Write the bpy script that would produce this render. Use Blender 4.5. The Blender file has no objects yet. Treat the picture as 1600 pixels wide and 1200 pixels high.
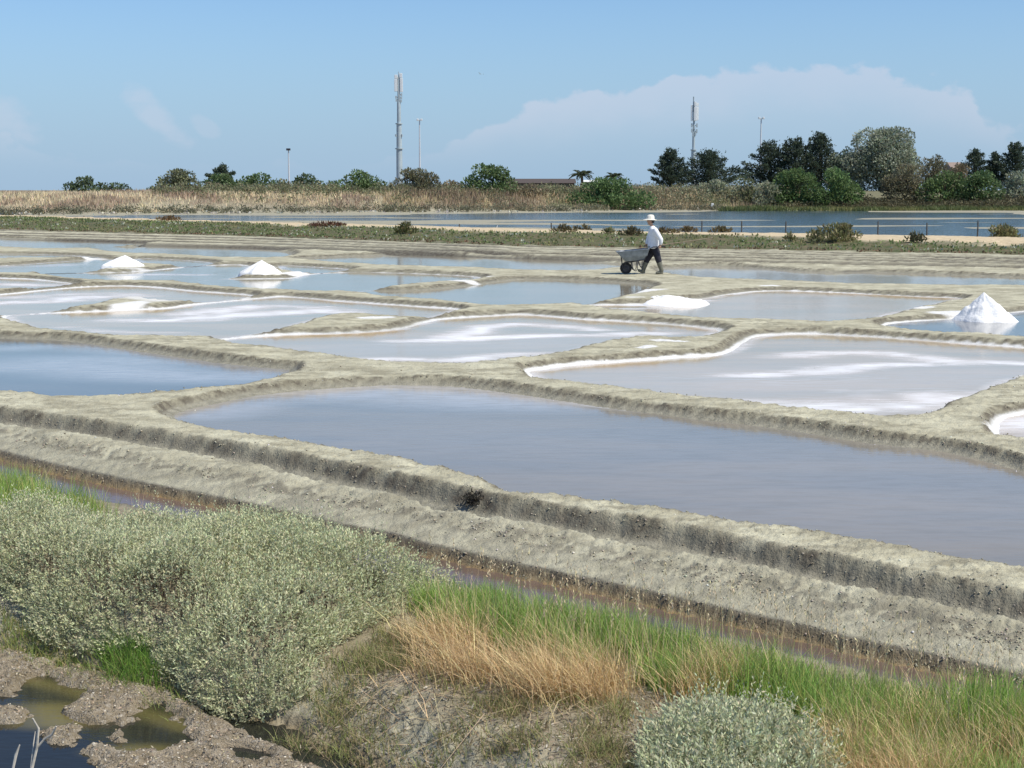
import bpy, bmesh, math, random
import numpy as np
from mathutils import Vector
R = math.radians
rng = np.random.default_rng(7)
random.seed(7)
scn = bpy.context.scene
col = scn.collection

# ---------------------------------------------------------------- camera
CAM_Z = 2.75; F = 2310.0; YH = 297.0
PITCH = math.atan((600 - YH) / F)
cam_d = bpy.data.cameras.new('camera'); cam = bpy.data.objects.new('camera', cam_d); col.objects.link(cam)
cam.location = (0, 0, CAM_Z); cam.rotation_euler = (math.pi/2 - PITCH, 0, 0)
cam_d.sensor_width = 36; cam_d.lens = F / 1600 * 36; cam_d.clip_start = 0.1; cam_d.clip_end = 20000
scn.camera = cam

# ---------------------------------------------------------------- light
SUN_EL = R(55); SUN_AZ = R(118)          # azimuth from +Y towards +X
sv = Vector((math.sin(SUN_AZ)*math.cos(SUN_EL), math.cos(SUN_AZ)*math.cos(SUN_EL), math.sin(SUN_EL)))
sun_d = bpy.data.lights.new('sun', 'SUN'); sun_d.energy = 5.0; sun_d.angle = R(0.5); sun_d.color = (1.0, 0.945, 0.83)
sun = bpy.data.objects.new('sun', sun_d); col.objects.link(sun); sun.location = sv*60
sun.rotation_euler = (-sv).to_track_quat('-Z', 'Y').to_euler()

world = bpy.data.worlds.new('World'); scn.world = world; world.use_nodes = True
wt = world.node_tree; wt.nodes.clear()
def WN(t, **kw):
    n = wt.nodes.new(t)
    for k, v in kw.items(): setattr(n, k, v)
    return n
def wmath(op, a, b=None, c=None, clamp=False):
    n = WN('ShaderNodeMath', operation=op, use_clamp=clamp)
    for i, s in enumerate((a, b, c)):
        if s is None: continue
        if isinstance(s, (int, float)): n.inputs[i].default_value = s
        else: wt.links.new(s, n.inputs[i])
    return n.outputs[0]
def wsmooth(x, a, b):
    n = WN('ShaderNodeMapRange', interpolation_type='SMOOTHSTEP')
    wt.links.new(x, n.inputs[0]); n.inputs[1].default_value = a; n.inputs[2].default_value = b
    return n.outputs[0]
sky = WN('ShaderNodeTexSky', sky_type='NISHITA', sun_disc=False, sun_elevation=SUN_EL, sun_rotation=SUN_AZ,
         altitude=0, air_density=1.0, dust_density=0.3, ozone_density=2.6)
tc = WN('ShaderNodeTexCoord'); sep = WN('ShaderNodeSeparateXYZ'); wt.links.new(tc.outputs['Generated'], sep.inputs[0])
dx, dy, dz = sep.outputs
az = wmath('ARCTAN2', dx, dy)
el = wmath('ARCSINE', dz)
# a soft blue tint of the whole lower sky (hazy sea air)
tint = WN('ShaderNodeMix', data_type='RGBA', blend_type='MULTIPLY'); tint.inputs[0].default_value = 1
wt.links.new(sky.outputs[0], tint.inputs[6]); tint.inputs[7].default_value = (.95, 1.16, 1.40, 1)
hz = WN('ShaderNodeMix', data_type='RGBA')
hzf = wmath('MULTIPLY', wsmooth(el, 0.16, 0.0), 0.85)
wt.links.new(hzf, hz.inputs[0]); wt.links.new(tint.outputs[2], hz.inputs[6]); hz.inputs[7].default_value = (3.5, 5.2, 7.35, 1)
# clouds : a low cumulus bank whose top follows the azimuth, noise gives the heads
nz = WN('ShaderNodeTexNoise'); nz.inputs['Scale'].default_value = 34; nz.inputs['Detail'].default_value = 6; nz.inputs['Roughness'].default_value = 0.52
mp = WN('ShaderNodeMapping'); mp.inputs['Scale'].default_value = (1, 1, 1.5)
wt.links.new(tc.outputs['Generated'], mp.inputs[0]); wt.links.new(mp.outputs[0], nz.inputs['Vector'])
nlow = WN('ShaderNodeTexNoise'); nlow.inputs['Scale'].default_value = 5; nlow.inputs['Detail'].default_value = 3
wt.links.new(tc.outputs['Generated'], nlow.inputs['Vector'])
fc = WN('ShaderNodeFloatCurve'); cv = fc.mapping.curves[0]
def AZP(px): return (math.atan((px-800)/F) + math.pi) / (2*math.pi)
def ELP(py): return (YH-py)/F / 0.12
pts = [(0.0, .30), (0.1, .62), (0.2, .35), (0.3, .5), (0.4, .25)] + [(AZP(x), ELP(y)) for x, y in
       ((-40, 215), (140, 250), (400, 262), (700, 225), (800, 172), (900, 154), (1000, 132), (1100, 122), (1180, 113), (1235, 106), (1290, 118), (1345, 107), (1385, 124),
        (1450, 139), (1500, 156), (1560, 184), (1600, 225))] + [(0.6, .3), (0.7, .55), (0.8, .3), (0.9, .5), (1.0, .3)]
cv.points[0].location = pts[0]; cv.points[1].location = pts[-1]
for p in pts[1:-1]: cv.points.new(*p)
fc.mapping.update()
azn = wmath('DIVIDE', wmath('ADD', az, math.pi), 2*math.pi)
wt.links.new(azn, fc.inputs['Value'])
vtop = wmath('MULTIPLY', fc.outputs[0], 0.12)
nn = wmath('MULTIPLY', wmath('SUBTRACT', nz.outputs[0], 0.5), 0.046)
dd = wmath('SUBTRACT', wmath('ADD', vtop, nn), el)
c1 = wsmooth(dd, -0.001, 0.005)
fade = wsmooth(el, 0.008, 0.055)
inner = wmath('ADD', wmath('MULTIPLY', wsmooth(dd, 0.045, 0.0), 0.75), wmath('MULTIPLY', nz.outputs[0], 0.5))
cf = wmath('MULTIPLY', wmath('MULTIPLY', c1, fade), inner, clamp=True)
def blob(px, py, sx, sy, rot, amt):
    u = wmath('SUBTRACT', az, math.atan((px-800)/F)); v = wmath('SUBTRACT', el, (YH-py)/F)
    ca, sa = math.cos(rot), math.sin(rot)
    a = wmath('DIVIDE', wmath('ADD', wmath('MULTIPLY', u, ca), wmath('MULTIPLY', v, sa)), sx/F)
    b = wmath('DIVIDE', wmath('SUBTRACT', wmath('MULTIPLY', v, ca), wmath('MULTIPLY', u, sa)), sy/F)
    d = wmath('ADD', wmath('MULTIPLY', a, a), wmath('MULTIPLY', b, b))
    d = wmath('ADD', d, wmath('MULTIPLY', wmath('SUBTRACT', nz.outputs[0], 0.5), 3.0))
    return wmath('MULTIPLY', wsmooth(d, 1.0, 0.1), amt)
b1 = blob(250, 185, 75, 24, -0.72, .30); b2 = blob(15, 195, 60, 34, -0.3, .28); b3 = blob(325, 200, 30, 16, -0.5, .16)
cf2 = wmath('MAXIMUM', wmath('MULTIPLY', cf, 0.44), wmath('MAXIMUM', b1, wmath('MAXIMUM', b2, b3)))
cm = WN('ShaderNodeMix', data_type='RGBA'); wt.links.new(cf2, cm.inputs[0]); wt.links.new(hz.outputs[2], cm.inputs[6])
cm.inputs[7].default_value = (7.0, 7.2, 8.4, 1)
bg = WN('ShaderNodeBackground'); bg.inputs['Strength'].default_value = 0.095
wo = WN('ShaderNodeOutputWorld'); wt.links.new(cm.outputs[2], bg.inputs[0]); wt.links.new(bg.outputs[0], wo.inputs[0])
vs = scn.view_settings; vs.view_transform = 'Standard'; vs.look = 'None'; vs.exposure = 0.0; vs.gamma = 1; vs.use_curve_mapping = False
scn.cycles.max_bounces = 8; scn.cycles.transparent_max_bounces = 8

# ---------------------------------------------------------------- helpers
_cp, _sp = math.cos(PITCH), math.sin(PITCH)
def G(px, py, z=0.0):
    """photo pixel -> point of the horizontal plane at height z"""
    u = (px-800)/F; v = (600-py)/F
    t = (z-CAM_Z) / (-_sp + v*_cp)
    return (u*t, (_cp + v*_sp)*t)
def XZ(px, py, D):
    """photo pixel -> x, z on the upright plane at depth D"""
    u = (px-800)/F; v = (600-py)/F
    t = D / (_cp + v*_sp)
    return (u*t, CAM_Z + t*(-_sp + v*_cp))

_T = [np.random.default_rng(100+i).random((256, 256)) for i in range(12)]
def vnoise(x, y, k=0):
    T = _T[k % 12]
    x = np.asarray(x, float); y = np.asarray(y, float)
    ix = np.floor(x).astype(int); iy = np.floor(y).astype(int); fx = x-ix; fy = y-iy
    fx = fx*fx*(3-2*fx); fy = fy*fy*(3-2*fy)
    a = T[ix & 255, iy & 255]; b = T[(ix+1) & 255, iy & 255]; c = T[ix & 255, (iy+1) & 255]; d = T[(ix+1) & 255, (iy+1) & 255]
    return (a*(1-fx)+b*fx)*(1-fy) + (c*(1-fx)+d*fx)*fy
def fbm(x, y, o=3, k=0):
    s = 0; a = 1; t = 0
    for i in range(o):
        s = s + a*vnoise(x*2**i + 17*i, y*2**i + 9*i, k+i); t += a; a *= .5
    return s/t
def sstep(a, b, x):
    t = np.clip((x-a)/(b-a), 0, 1); return t*t*(3-2*t)

def tag(o, label=None, cat=None, group=None, kind=None):
    if label: o['label'] = label
    if cat: o['category'] = cat
    if group: o['group'] = group
    if kind: o['kind'] = kind
    return o
def link(name, me, m, parent=None):
    o = bpy.data.objects.new(name, me); col.objects.link(o)
    if m: me.materials.append(m)
    if parent: o.parent = parent
    return o
def empty(name, loc=(0, 0, 0), rz=0):
    o = bpy.data.objects.new(name, None); col.objects.link(o); o.location = loc; o.rotation_euler = (0, 0, rz); o.empty_display_size = .2
    return o
def npmesh(name, V, Fc, cols=None, attrs=None, smooth=False):
    """V (n,3); Fc (m,k) equal sided faces"""
    me = bpy.data.meshes.new(name)
    V = np.ascontiguousarray(V, np.float32); Fc = np.ascontiguousarray(Fc, np.int32)
    m, k = Fc.shape
    me.vertices.add(len(V)); me.vertices.foreach_set('co', V.ravel())
    me.loops.add(m*k); me.loops.foreach_set('vertex_index', Fc.ravel())
    me.polygons.add(m); me.polygons.foreach_set('loop_start', np.arange(0, m*k, k, dtype=np.int32))
    me.polygons.foreach_set('loop_total', np.full(m, k, np.int32))
    if smooth: me.polygons.foreach_set('use_smooth', np.ones(m, bool))
    A = dict(attrs or {})
    if cols is not None: A['tint'] = cols
    for n, c in A.items():
        at = me.attributes.new(n, 'FLOAT_COLOR', 'POINT')
        c4 = np.ones((len(V), 4), np.float32); c4[:, :c.shape[1]] = c
        at.data.foreach_set('color', c4.ravel())
    me.update(calc_edges=True); me.validate()
    return me
def pymesh(name, V, Fc, smooth=False):
    me = bpy.data.meshes.new(name); me.from_pydata([tuple(v) for v in V], [], Fc); me.update()
    if smooth:
        for p in me.polygons: p.use_smooth = True
    return me

# ---------------------------------------------------------------- materials
class M:
    def __init__(s, name):
        s.m = bpy.data.materials.new(name); s.m.use_nodes = True; s.t = s.m.node_tree
        s.b = s.t.nodes['Principled BSDF']; s.out = s.t.nodes['Material Output']
    def n(s, t, **kw):
        x = s.t.nodes.new(t)
        for k, v in kw.items(): setattr(x, k, v)
        return x
    def l(s, a, b): s.t.links.new(a, b)
    def attr(s, name):
        a = s.n('ShaderNodeAttribute', attribute_name=name); q = s.n('ShaderNodeSeparateColor'); s.l(a.outputs['Color'], q.inputs[0])
        return a.outputs['Color'], q.outputs
    def noise(s, scale, detail=4, rough=.55, stretch=None, geo=True):
        x = s.n('ShaderNodeTexNoise'); x.inputs['Scale'].default_value = scale; x.inputs['Detail'].default_value = detail; x.inputs['Roughness'].default_value = rough
        c = s.n('ShaderNodeTexCoord'); src = c.outputs['Object']
        if stretch:
            mp = s.n('ShaderNodeMapping'); mp.inputs['Scale'].default_value = stretch; s.l(src, mp.inputs[0]); src = mp.outputs[0]
        s.l(src, x.inputs['Vector']); return x.outputs[0]
    def math(s, op, a, b=None, clamp=False):
        x = s.n('ShaderNodeMath', operation=op, use_clamp=clamp)
        for i, v in enumerate((a, b)):
            if v is None: continue
            if isinstance(v, (int, float)): x.inputs[i].default_value = v
            else: s.l(v, x.inputs[i])
        return x.outputs[0]
    def ss(s, x, a, b, lo=0, hi=1):
        q = s.n('ShaderNodeMapRange', interpolation_type='SMOOTHSTEP'); s.l(x, q.inputs[0])
        for i, v in enumerate((a, b, lo, hi)): q.inputs[i+1].default_value = v
        return q.outputs[0]
    def mix(s, f, a, b):
        x = s.n('ShaderNodeMix', data_type='RGBA')
        for i, v in ((0, f), (6, a), (7, b)):
            if isinstance(v, (int, float)): x.inputs[i].default_value = v
            elif isinstance(v, tuple): x.inputs[i].default_value = (*v, 1)
            else: s.l(v, x.inputs[i])
        return x.outputs[2]
    def bump(s, h, strength, dist):
        x = s.n('ShaderNodeBump'); x.inputs['Strength'].default_value = strength; x.inputs['Distance'].default_value = dist
        s.l(h, x.inputs['Height']); s.l(x.outputs[0], s.b.inputs['Normal']); return x
    def base(s, c):
        if isinstance(c, tuple): s.b.inputs['Base Color'].default_value = (*c, 1)
        else: s.l(c, s.b.inputs['Base Color'])
    def rough(s, r):
        if isinstance(r, (int, float)): s.b.inputs['Roughness'].default_value = r
        else: s.l(r, s.b.inputs['Roughness'])
        return s

def plain(name, c, rough=.6, metal=0, var=.25, scale=8, bump=0):
    m = M(name); nz_ = m.noise(scale, 4)
    m.base(m.mix(m.ss(nz_, .3, .7), tuple(x*(1-var) for x in c), tuple(min(1, x*(1+var*.6)) for x in c)))
    m.rough(rough); m.b.inputs['Metallic'].default_value = metal
    if bump: m.bump(m.noise(scale*6, 4), .5, bump)
    return m.m
def foliage_mat(name, trans=.28, rough=.55):
    m = M(name); c, _ = m.attr('tint'); m.base(c); m.rough(rough)
    m.b.inputs['Specular IOR Level'].default_value = .25
    tr = m.n('ShaderNodeBsdfTranslucent'); m.l(c, tr.inputs[0])
    mx = m.n('ShaderNodeMixShader'); mx.inputs[0].default_value = trans
    m.l(m.b.outputs[0], mx.inputs[1]); m.l(tr.outputs[0], mx.inputs[2]); m.l(mx.outputs[0], m.out.inputs[0])
    return m.m
LEAF = foliage_mat('leaf', .34); STRAW = foliage_mat('straw', .2, .6)
BARK = plain('bark', (.12, .09, .065), .9, scale=4, bump=.02)

# ground: mud with dry crust, salt, sand, scrub soil; masks are vertex attributes
g = M('mud')
_, (salt, wet, algae) = [x for x in g.attr('m1')][0], list(g.attr('m1')[1])[:3]
q2 = list(g.attr('m2')[1])[:3]
sand, green, dry = q2
nA = g.noise(1.3, 5); nB = g.noise(9, 5, .62); nC = g.noise(45, 4, .65); nD = g.noise(3.5, 4, .6, (1, 1, 1))
crust = g.mix(g.ss(nA, .3, .7), (.42, .39, .275), (.56, .53, .385))
nE = g.noise(2.6, 6, .62, (.7, 1.5, 1))
crust = g.mix(g.math('MULTIPLY', g.ss(nE, .42, .66), .85), crust, (.27, .245, .17))
crust = g.mix(g.math('MULTIPLY', g.ss(nB, .54, .72), .6), crust, (.235, .21, .15))
crust = g.mix(g.math('MULTIPLY', g.ss(nC, .60, .8), .5), crust, (.62, .59, .50))
mudc = g.mix(g.ss(nB, .3, .7), (.215, .20, .148), (.345, .32, .24))
mudc = g.mix(g.math('MULTIPLY', g.ss(nC, .55, .75), .6), mudc, (.135, .12, .095))
c = g.mix(wet, crust, mudc)
lipa = g.n('ShaderNodeAttribute', attribute_name='m1').outputs['Alpha']
c = g.mix(g.math('MULTIPLY', lipa, g.ss(nB, .3, .6, .35, .95)), c, (.085, .07, .05))
c = g.mix(algae, c, g.mix(g.ss(nB, .35, .65), (.28, .17, .06), (.20, .13, .05)))
c = g.mix(dry, c, g.mix(g.ss(nB, .35, .65), (.17, .135, .085), (.30, .245, .165)))
c = g.mix(sand, c, g.mix(g.ss(nD, .35, .65), (.50, .40, .25), (.62, .50, .33)))
c = g.mix(green, c, g.mix(g.ss(nD, .35, .65), (.075, .095, .035), (.15, .12, .07)))
sf = g.ss(g.math('ADD', salt, g.math('ADD', g.math('MULTIPLY', g.math('SUBTRACT', nE, .5), .25), g.math('MULTIPLY', g.math('SUBTRACT', nC, .5), .35))), .25, .80)
c = g.mix(sf, c, (.74, .73, .70))
g.base(c)
g.rough(g.mix(wet, (.95, .95, .95), (.62, .62, .62)))
g.b.inputs['Specular IOR Level'].default_value = .3
hgt = g.math('ADD', g.math('MULTIPLY', nC, .5), g.math('MULTIPLY', nB, 1.0))
g.bump(hgt, .9, .035)
GROUND = g.m

def water_mat(name, basecol, var, rough=.03, rip=.0006, ripscale=9, stretch=(1, 3, 1), spec=.5, algc=(.45, .29, .12)):
    m = M(name); _, s3 = m.attr('m1'); salt, film_clouds, alg = list(s3)[:3]
    n1 = m.noise(.7, 4, .55, (.35, 1.2, 1)); n2 = m.noise(4.5, 5, .6, (.5, 1.6, 1))
    c = m.mix(m.ss(n1, .34, .66), basecol, var)
    c = m.mix(m.math('MULTIPLY', m.ss(n2, .56, .70), .38), c, tuple(x*.5 for x in basecol))
    c = m.mix(m.math('MULTIPLY', film_clouds, m.ss(n2, .25, .7, .5, 1)), c, (.56, .55, .56))  # whitish film, and the cloud reflections painted on the left pond
    c = m.mix(alg, c, algc)
    sfac = m.ss(m.math('ADD', salt, m.math('MULTIPLY', m.math('SUBTRACT', n2, .5), .9)), .18, 1.3)
    c = m.mix(sfac, c, (.84, .86, .90)); m.base(c)
    m.rough(m.math('ADD', m.math('MULTIPLY', sfac, .55), m.math('ADD', m.math('MULTIPLY', film_clouds, .1), rough), clamp=True))
    m.b.inputs['IOR'].default_value = 1.34; m.b.inputs['Specular IOR Level'].default_value = spec
    m.bump(m.noise(ripscale, 3, .5, stretch), .25, rip*10)
    return m.m
W_BRINE = water_mat('brine_water', (.225, .185, .125), (.17, .152, .115), .045, .0007, 7)
W_BLUE = water_mat('pond_water', (.13, .128, .118), (.16, .15, .135), .035, .0006, 8)
W_SALT = water_mat('salty_shallow_water', (.50, .385, .26), (.40, .335, .235), .07, .0004, 9, spec=.24)
W_GREY = water_mat('grey_pan_water', (.27, .245, .185), (.32, .28, .21), .05, .0004, 9, spec=.4)
W_CANAL = water_mat('canal_water', (.155, .105, .082), (.12, .085, .066), .06, .0006, 14)
W_LAGOON = water_mat('lagoon_water', (.055, .095, .11), (.075, .105, .115), .10, .02, 3.2, (.5, 1.6, 1))
W_POOL = water_mat('pool_water', (.014, .016, .016), (.022, .022, .016), .03, .0004, 12, algc=(.17, .14, .045))
SALT = M('salt')
_n = SALT.noise(22, 5, .65); SALT.base(SALT.mix(SALT.ss(_n, .35, .6), (.80, .79, .77), (.90, .89, .87))); SALT.rough(.85); SALT.bump(_n, .6, .03); SALT = SALT.m

# ---------------------------------------------------------------- salt works layout (traced on the ground plane)
ZB = 0.12      # crest height of the mud ridges
def poly(pts, zc=ZB, wl=0.0, sub=4):
    W = []
    for p in pts:
        near = len(p) > 2
        x, y = G(p[0], p[1], zc if near else wl+.01)
        if near: y += .16                      # the water starts just behind the crest
        W.append((x, y))
    W = np.array(W); n = len(W); out = []
    for i in range(n):                          # Catmull-Rom
        p0, p1, p2, p3 = W[i-1], W[i], W[(i+1) % n], W[(i+2) % n]
        for k in range(sub):
            t = k/sub
            out.append(.5*((2*p1)+(-p0+p2)*t+(2*p0-5*p1+4*p2-p3)*t*t+(-p0+3*p1-3*p2+p3)*t**3))
    return np.array(out)
N = 1
PONDS = [
 ('near_brine', 'BRINE', 0, 0, [(268,650),(330,631),(430,613),(560,603),(680,601),(760,608),(850,621),(940,635),(1050,649),(1220,669),(1360,691),(1480,706),(1600,735),(1780,780),(1950,830),(2000,950,N),(1780,908,N),(1600,881,N),(1400,850,N),(1200,815,N),(1000,786,N),(880,771,N),(815,768,N),(790,754,N),(740,737,N),(600,706,N),(450,680,N),(330,664,N)]),
 ('left_blue', 'BLUE', 0, 0, [(-350,490),(-150,517),(0,528),(100,532),(200,546),(320,563),(405,573),(452,579),(400,591,N),(300,604,N),(200,613,N),(110,617,N),(50,613,N),(0,610,N),(-150,600,N),(-350,585,N)]),
 ('centre_salt', 'SALT', 1, 0, [(352,531),(450,523),(550,520),(625,514),(660,505),(700,498),(760,494),(825,492),(912,499),(975,502),(1050,507),(1100,512),(1122,517),(1095,522,N),(1050,524,N),(1012,522,N),(937,530,N),(887,542,N),(845,551,N),(775,560,N),(712,565,N),(600,562,N),(562,557,N),(500,549,N),(425,540,N),(375,534,N)]),
 ('right_salt', 'SALT', 1, 0, [(828,581),(850,577),(900,571),(980,565),(1050,560),(1119,555),(1146,547),(1172,530),(1200,524),(1273,522),(1359,526),(1462,533),(1600,543),(1800,556),(1800,568,N),(1600,582,N),(1566,593,N),(1531,605,N),(1480,624,N),(1445,643,N),(1400,648,N),(1342,643,N),(1273,637,N),(1205,630,N),(1050,610,N),(900,594,N),(850,588,N)]),
 ('corner_salt', 'SALT', 1, 0, [(1567,661),(1600,647),(1800,628),(1800,700,N),(1600,677,N),(1576,673,N)]),
 ('left_salt', 'SALT', 1, 0, [(13,496),(50,491),(175,486),(262,482),(300,477),(350,472),(412,466),(450,464),(550,472),(650,479),(713,485),(662,491,N),(620,492,N),(587,489,N),(525,488,N),(475,497,N),(437,509,N),(380,517,N),(312,523,N),(212,522,N),(150,519,N),(50,506,N)]),
 ('far_left_salt', 'SALT', 1, 0, [(-120,468),(0,461),(100,451),(175,447),(237,449),(312,456),(390,462),(330,466,N),(255,467,N),(225,463,N),(170,465,N),(137,472,N),(87,480,N),(0,486,N),(-120,490,N)]),
 ('small_left', 'SALT', 1, 0, [(-120,430),(0,435),(50,437),(114,445),(62,446,N),(0,450,N),(-120,454,N)]),
 ('pile_mirror', 'GREY', 1, 0, [(67,428),(140,427),(210,425),(270,420),(310,416),(370,414),(388,418),(370,428,N),(320,433,N),(270,437,N),(216,437,N),(140,434,N)]),
 ('mast_mirror', 'GREY', 1, 0, [(280,441),(330,437),(400,436),(457,435),(487,429),(550,426),(625,427),(700,430),(748,434),(725,435,N),(675,438,N),(625,443,N),(575,449,N),(530,452,N),(475,452,N),(425,450,N),(350,446,N)]),
 ('wheel_mirror', 'GREY', 0, 0, [(545,456),(625,455),(687,452),(762,444),(787,440),(825,437),(912,439),(962,442),(1012,447),(982,455,N),(950,464,N),(912,470,N),(837,474,N),(775,474,N),(700,468,N),(600,459,N)]),
 ('heap_pan', 'SALT', 1, 0, [(912,479),(960,477),(1025,475),(1062,471),(1112,466),(1153,459),(1222,455),(1359,460),(1440,464),(1497,467),(1456,472,N),(1411,481,N),(1359,494,N),(1291,500,N),(1222,498,N),(1136,495,N),(1050,490,N),(1000,484,N)]),
 ('right_mirror', 'BLUE', 1, 0, [(1387,509),(1445,502),(1514,498),(1566,493),(1600,488),(1780,478),(1780,530,N),(1600,522,N),(1531,519,N),(1445,514,N)]),
 ('far_right', 'GREY', 0, 0, [(1036,421),(1080,418),(1136,417),(1256,425),(1394,427),(1600,434),(1780,440),(1780,452,N),(1600,444,N),(1462,443,N),(1325,441,N),(1256,438,N),(1170,435,N),(1067,428,N)]),
 ('far_centre', 'GREY', 0, 0, [(470,405),(525,402),(600,400),(750,402),(825,406),(950,412),(995,416),(900,421,N),(825,420,N),(750,416,N),(600,412,N),(525,407,N)]),
 ('far_mid', 'GREY', 0, 0, [(155,389),(225,386),(300,387),(400,390),(450,396),(425,400,N),(350,400,N),(300,397,N),(200,393,N)]),
 ('far_left', 'GREY', 0, 0, [(-120,369),(0,373),(100,377),(225,382),(100,387,N),(0,384,N),(-120,382,N)]),
 ('pile_left', 'GREY', 1, 0, [(-120,418),(0,416),(75,411),(150,406),(174,408),(155,419,N),(50,424,N),(0,424,N),(-120,425,N)]),
 ('sliver_a', 'GREY', 1, 0, [(215,405),(260,406),(328,411),(290,413,N),(235,409,N)]),
 ('sliver_b', 'GREY', 1, 0, [(440,416),(490,418),(545,422),(470,423,N)]),
 ('strip_left', 'GREY', 1, 0, [(-60,399),(60,398),(165,404),(60,401,N),(-60,402,N)]),
]
POLY = [poly(p[4], wl=p[3]) for p in PONDS]
# feeder trench, front canal, algae pool, lagoon
TR = [(-400,575),(-150,626),(0,647),(200,677),(400,712),(600,754),(740,786),(860,806),(1000,829),(1200,871),(1400,913),(1600,949),(1900,1010)]
TRENCH = np.array([G(x, y, .12) for x, y in TR])
CF = [(-400,625),(-200,667),(0,711),(100,733),(180,751),(300,773),(400,796),(562,830),(737,871),(825,891),(1000,928),(1140,959),(1280,991),(1480,1038),(1600,1064),(1900,1130)]
CN = [(1900,1180),(1600,1112),(1460,1076),(1350,1050),(1250,1026),(1150,1003),(1000,978),(850,953),(710,922),(560,885),(400,840),(200,790),(0,752),(-200,705),(-400,660)]
CANAL = np.array([G(x, y, -.03) for x, y in CF] + [G(x, y, -.08) for x, y in CN])
_cf = np.array([G(x, y, -.03) for x, y in CF]); _cn = np.array([G(x, y, -.08) for x, y in CN])[::-1]; _cn = _cn[np.argsort(_cn[:, 0])]
CAN_MID = np.column_stack([_cf[:, 0], (_cf[:, 1]+np.interp(_cf[:, 0], _cn[:, 0], _cn[:, 1]))/2])
POOL = np.array([G(x, y, -.14) for x, y in [(-600,905),(-300,945),(-150,975),(0,1006),(100,1030),(200,1062),(300,1096),(430,1132),(520,1168),(600,1200),(700,1260),(760,1400),(700,1800),(-200,2400),(-1400,1800),(-1200,1100)]])
LAG = np.array([G(x, y, .36) for x, y in [(-500,325),(-250,331),(-60,336.5),(90,340),(250,345),(500,352),(800,361),(1000,366),(1230,369),(1600,376),(1900,382),(2300,390)]] +
               [G(x, y, -.08) for x, y in [(2300,333),(1900,331),(1600,330),(1200,329),(1000,330),(800,332.5),(500,334.5),(200,335.5),(60,337)]] + [G(-500, 322.5, .36)])
DIKE = np.array([G(x, y, .36) for x, y in [(-500,325),(-250,331),(-60,336.5),(90,340),(250,345),(500,352),(800,361),(1000,366),(1230,369),(1600,376),(1900,382),(2300,390)]] +
                [G(x, y, .06) for x, y in [(2300,418),(1900,407),(1600,400),(1200,393),(800,387),(400,371),(0,361),(-250,353),(-500,346)]])
def sdpoly(P, X, Y, pad=2.5):
    """signed distance, negative inside; far points get +pad"""
    out = np.full(X.shape, pad, float)
    m = (X > P[:, 0].min()-pad) & (X < P[:, 0].max()+pad) & (Y > P[:, 1].min()-pad) & (Y < P[:, 1].max()+pad)
    x = X[m]; y = Y[m]
    d2 = np.full(x.shape, 1e9); ins = np.zeros(x.shape, bool)
    n = len(P)
    for i in range(n):
        ax, ay = P[i]; bx, by = P[(i+1) % n]
        ex, ey = bx-ax, by-ay; wx = x-ax; wy = y-ay
        t = np.clip((wx*ex+wy*ey)/(ex*ex+ey*ey+1e-12), 0, 1)
        d2 = np.minimum(d2, (wx-ex*t)**2+(wy-ey*t)**2)
        if by != ay:
            c = ((ay > y) != (by > y)) & (x < ex*(y-ay)/(by-ay)+ax); ins ^= c
    d = np.sqrt(d2); d[ins] *= -1; out[m] = np.minimum(d, pad)
    return out
def dline(P, X, Y):
    d2 = np.full(X.shape, 1e9)
    for i in range(len(P)-1):
        ax, ay = P[i]; bx, by = P[i+1]; ex, ey = bx-ax, by-ay; wx = X-ax; wy = Y-ay
        t = np.clip((wx*ex+wy*ey)/(ex*ex+ey*ey+1e-12), 0, 1)
        d2 = np.minimum(d2, (wx-ex*t)**2+(wy-ey*t)**2)
    return np.sqrt(d2)
# long shallow furrows between the pans and the dike
FUR = []
for dyp, w in ((-2, .4), (2, .5), (6, .45), (10, .55), (14.5, .45)):
    FUR.append((np.array([G(x, y+dyp, .05) for x, y in ((-400,352),(0,364),(400,373.5),(800,390),(1200,399),(1600,408),(2000,418))]), w))
SALT_SPOTS = [  # (pixel polyline, half width m, strength) lying on the mud
 ([(575,498),(600,497)], .35, .9), ([(150,466),(200,464),(250,470)], .8, .62), ([(195,478),(215,474)], .5, .85), ([(1030,533),(1060,536)], .28, .9), ([(1005,544),(1015,543)], .2, .95),
 ([(968,461),(1000,456),(1030,453)], .35, .9), ([(985,466),(1000,466)], .2, .9), ([(990,474),(1060,471),(1105,465)], .5, .95), ([(700,427),(735,432)], .5, .7), ([(705,438),(735,440)], .45, .85), ([(640,438),(690,435)], .3, .8),
 ([(1478,489),(1500,489),(1560,497)], .55, .95), ([(1435,482),(1450,481)], .25, .9), ([(1195,447),(1208,447)], .35, .8), ([(372,428),(450,428),(470,425)], .5, .85), ([(150,420),(240,419)], .5, .6),
 ([(0,399),(60,398),(160,403)], .5, .95), ([(350,415),(440,417),(520,421)], .4, .75), ([(1640,585),(1600,580),(1560,594)], .25, .95), ([(1567,664),(1590,650)], .3, .9), ([(640,427),(760,433)], .4, .7), ([(330,452),(395,464)], .3, .6)]
SALT_SPOTS = [(np.array([G(x, y, .1) for x, y in p]), w, s) for p, w, s in SALT_SPOTS]

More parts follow.
